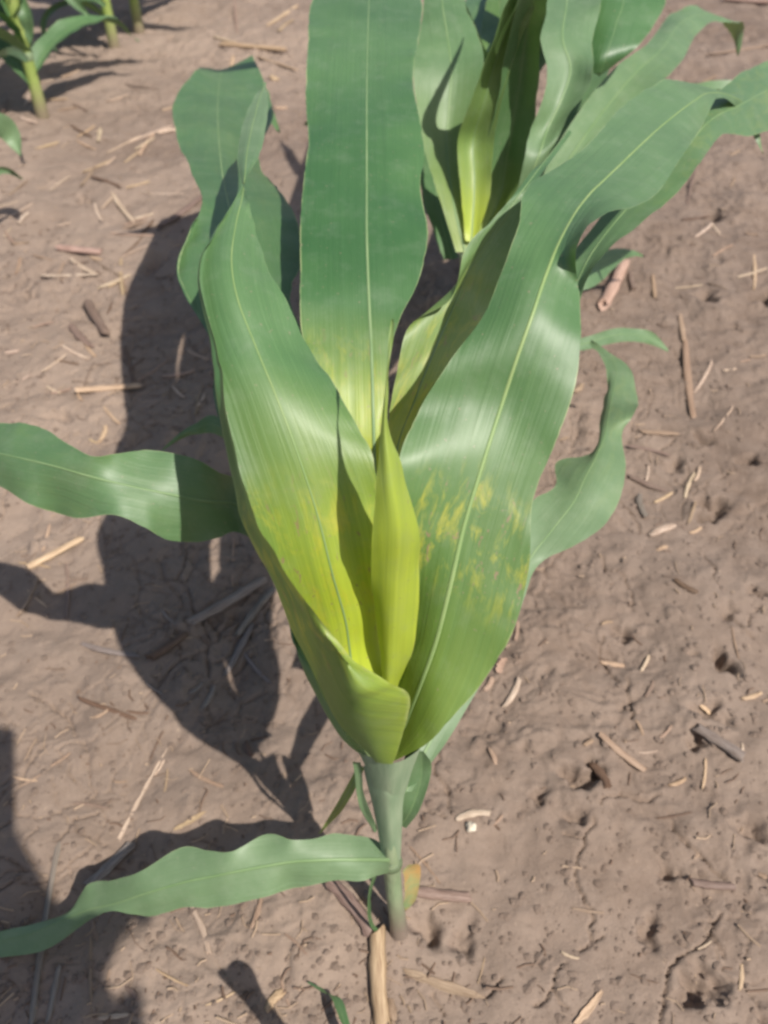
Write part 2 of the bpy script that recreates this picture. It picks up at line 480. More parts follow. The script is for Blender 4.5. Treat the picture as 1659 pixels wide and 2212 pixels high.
LEAFN = [0]
def leaf(parent, grid, m, chlor=None, patch=None, rib=0.0022, per=9, across=7, wave=0.0012, label=None, bloom=0.3, mat=None, cols=None, rib_mat=None, name='leaf'):
    """grid: rows x columns x 3 control points; m = column of the midrib"""
    LEAFN[0] += 1
    sd = LEAFN[0] * 3.7
    G = np.array(grid, dtype=float)
    n, K = G.shape[:2]
    t = np.linspace(0, n - 1, (n - 1) * per + 1)
    A = catmull(G, t)                                   # along
    s = np.linspace(0, K - 1, (K - 1) * across + 1)
    B = catmull(np.swapaxes(A, 0, 1), s)                # across: S x T x 3
    B = np.swapaxes(B, 0, 1)                            # T x S x 3
    T, S = B.shape[:2]
    mid = B[:, m * across]
    arc = np.concatenate([[0], np.cumsum(np.linalg.norm(np.diff(mid, axis=0), axis=1))])
    # normals for fine relief
    du = np.gradient(B, axis=1); dv = np.gradient(B, axis=0)
    N = np.cross(du, dv); N /= (np.linalg.norm(N, axis=2, keepdims=True) + 1e-9)
    w = np.linalg.norm(np.diff(B, axis=1), axis=2)
    cum = np.concatenate([np.zeros((T, 1)), np.cumsum(w, axis=1)], axis=1)
    uu = cum - cum[:, m * across:m * across + 1]        # metres from the midrib
    half = np.where(uu < 0, cum[:, m * across:m * across + 1], (cum[:, -1:] - cum[:, m * across:m * across + 1])) + 1e-6
    rel = np.abs(uu) / half
    V = np.repeat(arc[:, None], S, axis=1)
    ripple = fbm(V + sd, np.sign(uu) * 0.7 + sd, 26, sd, 3) * rel ** 2 * wave * 4.0
    ripple += fbm(V * 0.25 + sd, uu + sd, 170, sd + 5, 2) * wave * 0.16
    ripple += fbm(V * 1.0 + sd, uu * 3 + sd, 60, sd + 2, 2) * wave * 0.35
    B = B + N * ripple[..., None]
    if K > 1 and wave >= 0.0009:                        # small nicks and crinkles along both margins
        for e, q in ((0, 1), (S - 1, S - 2)):
            nk = np.clip(vn(arc + sd, arc * 0 + e * 0.13 + sd, 95) - 0.28, 0, 1) * 1.6 + np.clip(vn(arc + sd, arc * 0 + e, 300) - 0.1, 0, 1) * 0.35
            B[:, e] += (B[:, q] - B[:, e]) * np.clip(nk, 0, .8)[:, None]
    verts = B.reshape(-1, 3)
    faces = []
    for i in range(T - 1):
        for j in range(S - 1):
            a = i * S + j
            faces.append((a, a + 1, a + S + 1, a + S))
    L = arc[-1]
    cv = np.zeros((T, S)); pv = np.zeros((T, S))
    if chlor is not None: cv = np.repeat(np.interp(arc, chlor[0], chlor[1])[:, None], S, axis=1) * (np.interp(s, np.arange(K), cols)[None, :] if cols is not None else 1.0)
    if patch is not None: pv = np.repeat(np.interp(arc, patch[0], patch[1])[:, None], S, axis=1)
    uv = np.stack([uu.ravel() + sd * 0.37, V.ravel() + sd * 0.11], 1)
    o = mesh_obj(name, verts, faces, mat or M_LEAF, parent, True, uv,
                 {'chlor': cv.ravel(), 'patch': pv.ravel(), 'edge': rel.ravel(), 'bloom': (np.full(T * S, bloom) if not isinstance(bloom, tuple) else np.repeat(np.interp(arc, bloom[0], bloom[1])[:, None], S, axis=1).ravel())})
    if label: o['label'] = label
    if rib > 0:
        # midrib: a flattened tapering ridge that shows on both faces
        mv = []; mf = []
        C = 8
        mid = B[:, m * across]; nn = N[:, m * across]
        tg = np.gradient(mid, axis=0); tg /= np.linalg.norm(tg, axis=1, keepdims=True) + 1e-9
        sd_ = np.cross(nn, tg)
        for i in range(T):
            f = arc[i] / L
            r = 0.62 * rib * (1 - 0.9 * f ** 0.7) + 0.0001
            for k in range(C):
                a = 2 * math.pi * k / C
                mv.append(mid[i] + sd_[i] * math.cos(a) * r + nn[i] * math.sin(a) * (r * 0.28 + 0.0001))
        for i in range(T - 1):
            for k in range(C):
                mf.append((i * C + k, i * C + (k + 1) % C, (i + 1) * C + (k + 1) % C, (i + 1) * C + k))
        ro = mesh_obj('midrib', mv, mf, rib_mat or M_RIB, None)
        ro.data.transform(Matrix.Translation(-parent.location))
        ro.parent = o
    return o

def rows(spec, m):
    """spec rows: (height of midrib, [(px, py, extra depth), ...]) -> grid of points"""
    out = []
    for z, cols in spec:
        c = cols[m]
        d0 = depth_for(c[0], c[1], z)
        out.append([tuple(at_depth(q[0], q[1], d0 + (q[2] if len(q) > 2 else 0.0))) for q in cols])
    return out

def tube(name, pts, radii, mat, parent, C=14, flat=1.0, cap=True, ripple=0.0):
    pts = [Vector(p) for p in pts]
    P = np.array([list(p) + [r] for p, r in zip(pts, radii)])
    t = np.linspace(0, len(P) - 1, (len(P) - 1) * 6 + 1)
    Q = catmull(P, t)
    V = []; F = []
    for i in range(len(Q)):
        a = Vector(Q[max(i - 1, 0)][:3]); c = Vector(Q[min(i + 1, len(Q) - 1)][:3])
        tg = (c - a).normalized()
        s1 = tg.cross(Vector((0.13, 1, 0.05))).normalized(); s2 = tg.cross(s1).normalized()
        for k in range(C):
            an = 2 * math.pi * k / C
            r = Q[i][3] * (1 + ripple * math.sin(an * 5 + i * 0.3) * 0.5 + ripple * math.sin(i * 1.7 + k))
            V.append(Vector(Q[i][:3]) + s1 * math.cos(an) * r + s2 * math.sin(an) * r * flat)
    n = len(Q)
    for i in range(n - 1):
        for k in range(C):
            F.append((i * C + k, i * C + (k + 1) % C, (i + 1) * C + (k + 1) % C, (i + 1) * C + k))
    if cap:
        F.append(tuple(range(C))[::-1]); F.append(tuple((n - 1) * C + k for k in range(C)))
    return mesh_obj(name, V, F, mat, parent)

# ------------------------------------------------------------------ the maize plant in the middle
base = at(864, 2026, 0.0)
base.z = gh(base.x, base.y) - 0.004
plant = empty('maize_plant', base)
tag(plant, 'large maize plant in the middle with yellow-green whorl and open blue-green leaves', 'maize plant', 'maize plants growing in rows')

stalk_pts = [base + Vector((0, 0, -0.012)), at(861, 2000, .018), at(853, 1947, .062), at(848, 1895, .098), at(845, 1864, .122), at(843, 1815, .155), at(840, 1760, .190)]
tube('stalk', stalk_pts, [.0078, .0066, .0056, .0054, .0054, .0036, .002], M_STALK, plant, 20, ripple=0.03)
tube('stalk_node', [at(846, 1868, .1175), at(845.6, 1865, .120), at(845.3, 1862, .1225), at(845, 1859, .125)], [.0060, .0073, .0074, .0062], M_NODE, plant, 20)
def wrap(spec, label=None, bloom=.85):
    return leaf(plant, rows(spec, 2), 2, None, None, 0, per=6, across=6, wave=.0004, bloom=bloom, name='leaf_sheath', label=label, mat=M_SHEATH)

# lower sheath hugging the stalk, split edge on the right
wrap([(.060, [(853, 1946, .007), (836, 1950, .002), (852, 1956, -.0065), (871, 1950, .002), (856, 1946, .008)]),
      (.095, [(848, 1896, .007), (829, 1900, .002), (847, 1906, -.0068), (867, 1899, .002), (850, 1896, .008)]),
      (.118, [(845, 1866, .008), (825, 1869, .002), (844, 1876, -.0072), (865, 1866, .002), (848, 1864, .009)]),
      (.124, [(845, 1858, .008), (824, 1862, .003), (843, 1869, -.0076), (866, 1856, .003), (848, 1855, .009)])], 'lower sheath, pale green above and brownish below', .6)
# upper sheath opening upwards, its rim slanting down to the right
wrap([(.126, [(845, 1850, .008), (825, 1855, .002), (845, 1862, -.0068), (865, 1855, .002), (848, 1850, .009)]),
      (.150, [(843, 1806, .008), (819, 1815, .002), (843, 1824, -.0078), (867, 1815, .002), (846, 1806, .009)]),
      (.172, [(840, 1770, .009), (813, 1779, .002), (841, 1790, -.0092), (868, 1780, .002), (846, 1770, .010)]),
      (.195, [(838, 1730, .011), (804, 1736, .003), (838, 1750, -.0105), (870, 1742, .003), (846, 1730, .012)]),
      (.215, [(836, 1694, .014), (794, 1698, .005), (837, 1714, -.012), (875, 1710, .004), (850, 1700, .014)]),
      (.232, [(832, 1660, .018), (784, 1654, .009), (832, 1668, -.013), (883, 1688, .002), (860, 1680, .014)])], 'pale bluish upper sheath with slanting rim')
# collar of the right leaf above it
wrap([(.215, [(838, 1715, .008), (806, 1712, .004), (842, 1722, -.006), (876, 1712, .004), (848, 1712, .008)]),
      (.240, [(838, 1668, .012), (795, 1668, .008), (846, 1682, -.008), (893, 1660, .006), (866, 1660, .012)]),
      (.258, [(834, 1632, .016), (772, 1622, .012), (850, 1648, -.009), (909, 1616, .008), (880, 1620, .016)])], 'pale collar right under the whorl', .5)

CH_W = ([0, .08, .16, .26, .36], [.95, .9, .62, .14, 0.0])
# leaf A: the big left leaf, cupped, its near edge curling over towards the viewer
A = [(.270, [(845, 1560, .014), (806, 1600, .008), (812, 1642, -.002), (818, 1645, -.010), (850, 1643, -.014)]),
     (.300, [(838, 1480, .020), (770, 1500, .014), (730, 1560, .006), (784, 1548, -.050), (886, 1512, -.044)]),
     (.322, [(832, 1400, .024), (756, 1410, .014), (686, 1468, .010), (758, 1484, -.062), (828, 1468, -.056)]),
     (.342, [(826, 1320, .020), (746, 1340, .010), (636, 1372, .010), (712, 1404, -.058), (756, 1410, -.058)]),
     (.368, [(822, 1230, .014), (718, 1240, .002), (598, 1266, .006), (638, 1300, -.040), (666, 1316, -.054)]),
     (.395, [(814, 1100, .006), (688, 1120, .000), (534, 1130, -.002), (556, 1147, -.026), (574, 1156, -.042)]),
     (.420, [(806, 990, .004), (648, 995, .000), (513, 1030, .000), (522, 1034, -.012), (530, 1036, -.026)]),
     (.442, [(762, 902, .010), (598, 860, .000), (475, 860, .002), (481, 862, -.004), (486, 864, -.010)]),
     (.457, [(692, 787, .015), (545, 730, .000), (459, 741, .002), (462, 742, -.002), (463, 742, -.004)]),
     (.468, [(625, 670, .015), (512, 640, .000), (439, 625, .004), (441, 623, .002), (442, 621, .000)]),
     (.474, [(582, 580, .012), (500, 560, .000), (446, 545, .003), (448, 543, .001), (449, 541, .000)]),
     (.476, [(548, 490, .008), (510, 482, .000), (482, 475, .002), (483, 473, .001), (484, 471, .001)]),
     (.476, [(530, 420, -.002), (525, 415, .000), (520, 411, .002), (519, 409, .003), (519, 408, .003)]),
     (.468, [(512, 335, -.006), (535, 322, .000), (552, 321, .004), (557, 323, .005), (561, 326, .006)]),
     (.460, [(531, 250, -.004), (553, 240, .000), (567, 237, .003), (573, 237, .004), (578, 238, .005)]),
     (.450, [(570, 182, .000), (572, 178, .000), (573, 178, .000), (573, 179, .000), (574, 180, .000)])]
leaf(plant, rows(A, 1), 1, ([0, .05, .10, .14, .18, .23], [.75, 1.0, .9, .5, .2, 0]), ([0, .055, .08, .14, .175], [0, 0, 1, .9, 0]), 0.0010, rib_mat=M_YRIB, cols=[.85, 1, .25, .25, .55], bloom=([0, .2, .3, .4, .48], [0, .1, .3, .5, 1.0]), label='broad left whorl leaf, lit, yellowing towards its base')  # outer curl kept greener: cols put part of its shade into the colour
# leaf B: the big right leaf
B = [(.265, [(850, 1560, .015), (862, 1600, .0), (848, 1644, -.014)]),
     (.290, [(846, 1490, .020), (885, 1540, .0), (918, 1612, -.010)]),
     (.315, [(868, 1440, .020), (912, 1468, .0), (978, 1550, -.006)]),
     (.335, [(895, 1370, .015), (942, 1385, .0), (1042, 1475, -.002)]),
     (.360, [(900, 1270, .010), (972, 1268, .0), (1106, 1365, .000)]),
     (.385, [(890, 1150, .000), (1003, 1135, .0), (1141, 1230, .000)]),
     (.410, [(860, 1008, -.010), (1045, 995, .0), (1152, 1080, .000)]),
     (.430, [(906, 885, .000), (1085, 870, .0), (1207, 940, -.005)]),
     (.450, [(972, 780, .004), (1118, 770, .0), (1245, 825, .000)]),
     (.465, [(1040, 685, .008), (1150, 680, .0), (1252, 735, .004)]),
     (.475, [(1085, 580, .008), (1180, 592, .0), (1248, 622, .008)]),
     (.482, [(1120, 485, .008), (1214, 510, .0), (1246, 528, -.026)]),
     (.484, [(1142, 400, .012), (1262, 432, .0), (1302, 470, -.034)]),
     (.478, [(1262, 318, .012), (1340, 355, .0), (1412, 422, -.024)]),
     (.467, [(1345, 232, .010), (1425, 275, .0), (1478, 330, -.012)]),
     (.456, [(1430, 176, .004), (1500, 217, .0), (1522, 265, -.006)]),
     (.442, [(1500, 181, .002), (1535, 200, .0), (1545, 214, .000)]),
     (.424, [(1572, 196, .000), (1586, 210, .0), (1582, 226, .002)]),
     (.400, [(1626, 218, .000), (1622, 246, .0), (1610, 262, .002)]),
     (.372, [(1648, 330, .000), (1648, 332, .0), (1647, 334, .000)])]
leaf(plant, rows(B, 1), 1, ([0, .05, .12, .20, .28], [.32, .22, .1, .03, 0]), ([0, .095, .12, .15, .172], [0, 0, 1, 1, 0]), .0022, across=8, rib_mat=M_YRIB, bloom=([0, .1, .25, .4, .6], [.0, .05, .15, .5, .6]), label='broad right whorl leaf with pale midrib and twisting tip')
# leaf C: youngest leaf standing rolled in the middle of the whorl
Cc = [(.295, [(828, 1480, .002), (840, 1485, .0), (856, 1480, .006)]),
      (.335, [(809, 1352, .000), (845, 1365, -.007), (893, 1390, .008)]),
      (.375, [(802, 1250, -.001), (850, 1250, -.008), (907, 1270, .008)]),
      (.412, [(806, 1150, -.001), (855, 1142, -.008), (905, 1150, .006)]),
      (.441, [(816, 1030, .000), (842, 1028, -.005), (872, 1022, .003)]),
      (.462, [(823, 920, .000), (831, 920, -.002), (839, 925, .001)]),
      (.480, [(834, 810, .000), (836, 810, -.001), (838, 810, .000)]),
      (.492, [(847, 690, .000), (848, 690, .0), (849, 690, .000)])]
leaf(plant, rows(Cc, 1), 1, ([0, .1, .15, .22], [1.0, 1.0, .6, .2]), None, 0, wave=.0006, label='youngest yellow-green leaf standing rolled in the whorl')
# leaf M: the long middle leaf running up out of the picture
Mm = [(.315, [(790, 1180), (815, 1180), (835, 1180)]),
      (.345, [(770, 1080), (812, 1080), (830, 1070)]),
      (.376, [(735, 960), (808, 960), (824, 950)]),
      (.396, [(690, 850), (805, 850), (832, 850)]),
      (.410, [(655, 740), (802, 750), (842, 760)]),
      (.420, [(648, 660), (798, 670), (868, 680)]),
      (.430, [(650, 590, .007), (795, 600, .002), (905, 605, .006)]),
      (.438, [(648, 500, .003), (792, 500, -.001), (925, 500, .004)]),
      (.445, [(655, 400, .004), (792, 400, .002), (908, 400, .012)]),
      (.452, [(665, 300, .002), (792, 300, -.001), (917, 315, .000)]),
      (.458, [(660, 200, .003), (792, 200, .003), (892, 180, .012)]),
      (.463, [(666, 90, .000), (794, 80), (905, 80, .002)]),
      (.466, [(672, 0, .002), (797, 0), (912, 0, -.002)]),
      (.463, [(715, -62, .0), (798, -62), (880, -62, .0)]),
      (.456, [(795, -125, .0), (799, -125), (803, -125, .0)])]
leaf(plant, rows(Mm, 1), 1, ([0, .05, .085, .115, .15], [.9, .8, .5, .15, 0.0]), ([0, .06, .115, .135], [.2, .4, .4, 0]), .0017, across=8, bloom=([0, .15, .3, .5], [0, .0, .05, .3]), label='long middle leaf standing upright with thin pale midrib')
# leaf E: broad leaf behind A, arching over at the upper left
E = [(.252, [(860, 1560, .03), (810, 1600, .02), (822, 1651, -.008), (850, 1656, -.014)]),
     (.268, [(800, 1480, .03), (740, 1500, .02), (736, 1582, -.006), (776, 1616, -.012)]),
     (.288, [(780, 1400, .03), (700, 1420, .02), (681, 1492, -.002), (722, 1538, -.008)]),
     (.310, [(770, 1300, .03), (650, 1320, .025), (638, 1396, .002), (668, 1432, -.004)]),
     (.332, [(765, 1200, .03), (610, 1180, .03), (625, 1330, .014), (640, 1342, .005)]),
     (.355, [(770, 1080, .03), (590, 1060, .03), (548, 1130, .022), (548, 1128, .02)]),
     (.375, [(680, 950, .03), (580, 930, .03), (500, 985, .022), (501, 990, .02)]),
     (.392, [(660, 840, .03), (568, 812, .03), (470, 850, .025), (468, 852, .024)]),
     (.405, [(655, 730, .024), (550, 705, .03), (468, 748, .028), (466, 746, .028)]),
     (.412, [(628, 645, .018), (530, 620, .03), (408, 632, .03), (403, 630, .03)]),
     (.414, [(654, 556, .012), (510, 530, .03), (393, 560, .02), (388, 564, .02)]),
     (.410, [(638, 468, .014), (495, 450, .03), (440, 447, .03), (436, 444, .03)]),
     (.398, [(598, 402, .022), (480, 375, .03), (422, 372, .026), (412, 370, .026)]),
     (.375, [(556, 335, .045), (472, 290, .03), (395, 292, .02), (380, 290, .02)]),
     (.350, [(590, 250, .04), (470, 225, .03), (390, 218, .02), (378, 215, .02)]),
     (.325, [(572, 178, .03), (476, 170, .03), (436, 155, .03), (425, 150, .03)]),
     (.300, [(545, 120, .03), (490, 150, .03), (460, 150, .03), (445, 148, .03)]),
     (.265, [(580, 205, .03), (555, 205, .03), (540, 205, .03), (530, 205, .03)]),
     (.235, [(606, 288, .03), (605, 288, .03), (604, 288, .03), (603, 288, .03)])]
leaf(plant, rows(E, 1), 1, ([0, .05, .2], [.4, .2, 0]), ([0, .3, .4, .8], [0, 0, .06, .06]), .0022, bloom=([0, .1, .2, .4], [1.0, .8, .4, .25]), label='broad wavy leaf arching over at upper left, partly behind another leaf')  # bloom raised near the base puts light on the near strip into colour
# leaf D: narrow dark leaf between the middle leaf and the right leaf
D = [(.330, [(830, 1080), (848, 1060), (870, 1040)]),
     (.355, [(832, 990), (860, 960), (900, 930)]),
     (.380, [(838, 920), (890, 880), (940, 850)]),
     (.405, [(852, 830), (935, 765), (1000, 760, .01)]),
     (.425, [(885, 702), (985, 650, .01), (1062, 680, .02)]),
     (.440, [(965, 640), (1012, 585, .012), (1100, 580, .02)]),
     (.453, [(1004, 552), (1062, 510, .01), (1125, 500, .016)]),
     (.462, [(1062, 480), (1102, 450, .006), (1138, 440, .01)]),
     (.468, [(1140, 384), (1152, 380), (1164, 386)]),
     (.462, [(1224, 284), (1230, 280), (1236, 286)])]
leaf(plant, rows(D, 1), 1, ([0, .06, .12, .2], [.6, .4, .2, .0]), ([0, .05, .12, .16], [0, .8, .6, 0]), .0012, label='narrow folded leaf between the middle leaf and the right leaf')
# leaf H: older leaf behind B, running out of the picture on the right
H = [(.270, [(960, 1330), (1000, 1340), (1030, 1360)]),
     (.300, [(1030, 1080), (1080, 1080), (1130, 1080)]),
     (.330, [(1090, 900), (1150, 900), (1200, 900)]),
     (.360, [(1150, 760), (1195, 760), (1225, 760)]),
     (.385, [(1190, 640), (1228, 655), (1262, 612, -.01)]),
     (.400, [(1240, 540, .01), (1282, 540), (1320, 532, -.012)]),
     (.412, [(1330, 430, .01), (1372, 430), (1428, 452, -.014)]),
     (.420, [(1400, 330, .012), (1462, 345), (1506, 360, -.01)]),
     (.420, [(1480, 235, .01), (1532, 262), (1562, 290, .004)]),
     (.414, [(1560, 190, .01), (1602, 225), (1625, 292, -.006)]),
     (.400, [(1640, 138, .01), (1680, 185), (1705, 260, -.006)]),
     (.375, [(1745, 130), (1770, 160), (1785, 200)]),
     (.345, [(1850, 200), (1852, 202), (1854, 204)])]
leaf(plant, rows(H, 1), 1, None, ([0, .3, .4], [0, 0, .2]), .002, bloom=0.5, label='older leaf behind the right leaf, leaving the picture on the right')
# leaf K: the leaf reaching out to the left edge
K = [(.200, [(832, 1748, .012), (838, 1758, .010), (846, 1768, .012)]),
     (.232, [(760, 1520), (778, 1550), (790, 1580)]),
     (.265, [(670, 1270), (690, 1310), (700, 1360)]),
     (.295, [(590, 1100), (600, 1150), (605, 1210)]),
     (.316, [(518, 1040, .012), (515, 1092), (515, 1152, -.004)]),
     (.327, [(472, 1020, .006), (462, 1084), (470, 1162, .004)]),
     (.334, [(430, 995, .004), (418, 1078), (418, 1171, .010)]),
     (.340, [(382, 980, .006), (368, 1068), (362, 1166, .004)]),
     (.346, [(320, 972, .012), (310, 1056), (322, 1142, -.004)]),
     (.352, [(255, 979, .004), (245, 1042), (250, 1113, -.004)]),
     (.356, [(200, 985, -.004), (182, 1026), (185, 1116, .012)]),
     (.357, [(150, 960, .004), (120, 1008), (125, 1108, .016)]),
     (.355, [(95, 926, .014), (60, 993), (55, 1086, .004)]),
     (.350, [(40, 912, .012), (0, 980), (0, 1050, .004)]),
     (.338, [(-40, 915, .008), (-75, 965), (-75, 1020, .0)]),
     (.318, [(-120, 925), (-160, 955), (-160, 985)]),
     (.290, [(-235, 960), (-240, 962), (-240, 966)])]
leaf(plant, rows(K, 1), 1, None, ([0, .2, .3], [0, 0, .05]), .0024, wave=.001, bloom=0.42, label='wavy leaf stretching to the left edge, half shaded near the stalk')
# leaf J: the low leaf at the bottom left
J = [(.126, [(835, 1832), (842, 1858, -.012), (838, 1884)]),
     (.130, [(800, 1812, .004), (812, 1857, -.006), (812, 1890)]),
     (.134, [(766, 1804, .008), (768, 1857), (775, 1903, .0)]),
     (.136, [(722, 1799, .008), (722, 1857), (730, 1902, .002)]),
     (.137, [(678, 1812, .004), (675, 1859), (680, 1912, .004)]),
     (.136, [(626, 1815, .0), (625, 1863), (628, 1919, .008)]),
     (.134, [(575, 1801, .008), (572, 1871), (575, 1938, .0)]),
     (.130, [(502, 1839, .0), (500, 1885), (500, 1951, .004)]),
     (.124, [(450, 1837, .004), (450, 1895), (450, 1956, .006)]),
     (.118, [(392, 1831, .010), (400, 1905), (400, 1960, .004)]),
     (.104, [(300, 1884, .004), (315, 1930), (322, 1979, .006)]),
     (.085, [(240, 1901, .006), (250, 1951), (240, 1968, .0)]),
     (.066, [(198, 1909, .006), (195, 1964), (188, 1989, .0)]),
     (.048, [(150, 1962, .004), (140, 1985), (110, 2046, .004)]),
     (.030, [(70, 1996, .002), (65, 2018), (50, 2062, .002)]),
     (.018, [(0, 2012), (-5, 2034), (-10, 2068)]),
     (.012, [(-70, 2040), (-72, 2050), (-74, 2062)]),
     (.010, [(-130, 2066), (-130, 2068), (-130, 2070)])]
leaf(plant, rows(J, 1), 1, None, None, .0022, wave=.0012, bloom=0.95, label='low leaf stretching to the lower left close above the soil')
# leaf L: the curling leaf on the right
Lf = [(.205, [(866, 1700), (872, 1712, -.002), (885, 1705)]),
      (.225, [(930, 1540), (955, 1555), (985, 1570)]),
      (.245, [(1050, 1330), (1080, 1340), (1110, 1350)]),
      (.256, [(1110, 1190), (1140, 1215), (1160, 1225)]),
      (.264, [(1146, 1090, .012), (1192, 1145), (1240, 1178, -.008)]),
      (.270, [(1200, 1052, .016), (1238, 1085), (1300, 1140, -.008)]),
      (.275, [(1204, 1003, .03), (1262, 1035), (1338, 1082, -.006)]),
      (.277, [(1274, 985, .016), (1285, 992), (1353, 1008, .0)]),
      (.276, [(1294, 944, .004), (1306, 942), (1347, 935, .008)]),
      (.272, [(1296, 892, .016), (1315, 894), (1373, 890, -.006)]),
      (.268, [(1312, 842, .004), (1326, 835), (1379, 856, -.004)]),
      (.260, [(1305, 786, .004), (1328, 790), (1352, 790, .004)]),
      (.250, [(1272, 742), (1275, 740), (1278, 738)])]
leaf(plant, rows(Lf, 1), 1, None, ([0, .2, .3], [0, 0, .2]), .0016, bloom=0.85, label='small twisted leaf hanging out on the right')
# shaded leaf tip behind the left leaves
T1 = [(.225, [(640, 1250), (645, 1265), (650, 1280)]),
      (.245, [(555, 990), (560, 1010), (565, 1030)]),
      (.246, [(470, 900), (472, 921), (474, 943)]),
      (.242, [(420, 916), (422, 926), (424, 938)]),
      (.236, [(385, 938), (387, 942), (390, 948)]),
      (.228, [(350, 971), (351, 972), (352, 973)])]
leaf(plant, rows(T1, 1), 1, None, None, .0012, bloom=0.3, label='dark shaded leaf tip behind the left leaves')
# first little leaves at the foot
W1 = [(.100, [(868, 1880), (876, 1874, .002), (884, 1866)]),
      (.085, [(874, 1905), (888, 1885, .006), (906, 1868)]),
      (.062, [(872, 1935), (888, 1925, .006), (907, 1895)]),
      (.040, [(868, 1958), (880, 1955, .004), (898, 1940)]),
      (.028, [(872, 1966), (876, 1966), (880, 1964)])]
leaf(plant, rows(W1, 1), 1, None, None, 0, mat=M_WITHER, label='small withered leaf with orange edge beside the stalk foot', wave=.0006)
W2 = [(.115, [(806, 1890), (812, 1886, .0), (816, 1884)]),
      (.075, [(794, 1935), (798, 1936, .002), (801, 1936)]),
      (.03, [(796, 1990), (800, 1992, .002), (804, 1990)]),
      (.008, [(818, 2022), (822, 2020, .0), (826, 2016)]),
      (.004, [(845, 2036), (847, 2035), (849, 2034)])]
leaf(plant, rows(W2, 1), 1, None, None, 0, label='thin hanging leaf strip left of the stalk foot', wave=.0005)
W3 = [(.20, [(775, 1650), (781, 1655), (787, 1660)]),
      (.17, [(748, 1700), (756, 1704), (765, 1708)]),
      (.12, [(722, 1745), (728, 1750), (736, 1756)]),
      (.08, [(702, 1778), (706, 1780), (710, 1783)]),
      (.05, [(688, 1800), (690, 1801), (692, 1802)])]
leaf(plant, rows(W3, 1), 1, ([0, .2], [.2, .5]), None, .0006, label='narrow drooping leaf in the shade left of the stalk', wave=.0008)
W4 = [(.165, [(856, 1776), (866, 1783, -.001), (877, 1789)]), (.190, [(864, 1738), (886, 1752, .004), (906, 1750)]), (.212, [(878, 1690), (906, 1698, .006), (930, 1674)]),
      (.228, [(890, 1652), (911, 1656, .006), (929, 1642)]), (.240, [(903, 1622), (908, 1622), (914, 1622)])]
leaf(plant, rows(W4, 1), 1, None, None, .0006, bloom=.55, label='broad short leaf base hanging on the right of the stalk', wave=.0006)
W5 = [(.163, [(806, 1798), (811, 1798, .0), (816, 1794)]), (.188, [(781, 1750), (788, 1752, .002), (803, 1760)]), (.205, [(772, 1714), (778, 1714, .002), (786, 1712)]),
      (.222, [(769, 1680), (775, 1679, .002), (783, 1678)]), (.238, [(760, 1644), (768, 1646, .002), (778, 1648)])]
leaf(plant, rows(W5, 1), 1, None, None, 0, bloom=.9, label='narrow pale leaf base curling on the left of the stalk', wave=.0006)

# ------------------------------------------------------------------ plant behind it in the same row
bp = at(1020, 830, 0)
bp.z = gh(bp.x, bp.y)
back = empty('maize_plant', bp)
tag(back, 'maize plant directly behind the large middle one, yellow whorl partly hidden', 'maize plant', 'maize plants growing in rows')
w0 = at(1022, 540, .29)
tube('stalk', [bp, bp.lerp(w0, .5), w0], [.012, .011, .013], M_STALK, back, 14)
P1 = [(.29, [(985, 545), (1005, 545), (1020, 545)]), (.322, [(950, 430), (980, 440), (1010, 430)]),
      (.352, [(918, 320), (965, 320, .01), (1012, 310)]), (.38, [(898, 220), (970, 225, .01), (1036, 215)]),
      (.402, [(892, 145), (975, 150, .008), (1046, 140)]), (.42, [(906, 75), (965, 70), (1032, 65)]),
      (.435, [(915, 0), (955, 0), (1004, 0)]), (.455, [(918, -120), (950, -120), (980, -120)]), (.46, [(945, -280), (948, -280), (950, -280)])]
leaf(back, rows(P1, 1), 1, ([0, .1, .2], [.4, .15, 0]), None, .0018, bloom=0.45)
P2 = [(.30, [(1005, 520), (1018, 522), (1030, 520)]), (.32, [(1000, 460), (1022, 462, .008), (1052, 440)]),
      (.345, [(994, 385), (1025, 385, .01), (1063, 370)]), (.37, [(992, 310), (1022, 305, .012), (1068, 300)]),
      (.40, [(1012, 240), (1042, 235, .012), (1086, 210)]), (.44, [(1044, 140), (1072, 130, .01), (1116, 110)]),
      (.49, [(1094, 10), (1120, 5, .008), (1160, 0)]), (.53, [(1150, -120), (1165, -120), (1190, -130)]), (.55, [(1200, -240), (1202, -240), (1204, -240)])]
leaf(back, rows(P2, 1), 1, ([0, .03, .06, .10, .2], [1, .7, .35, .18, .08]), None, .0012)
P3 = [(.30, [(1025, 520, .02), (1040, 515, .02), (1055, 510, .02)]), (.33, [(1040, 430, .02), (1080, 425, .03), (1120, 420, .01)]),
      (.37, [(1050, 320, .02), (1098, 320, .03), (1140, 325, .01)]), (.42, [(1075, 200, .02), (1120, 195, .03), (1162, 190, .01)]),
      (.47, [(1100, 80, .02), (1138, 70, .03), (1172, 60, .01)]), (.52, [(1140, -60, .02), (1165, -60, .02), (1190, -60, .01)]), (.55, [(1190, -200), (1192, -200), (1194, -200)])]
leaf(back, rows(P3, 1), 1, ([0, .04, .08], [.5, .2, .0]), None, .0014)
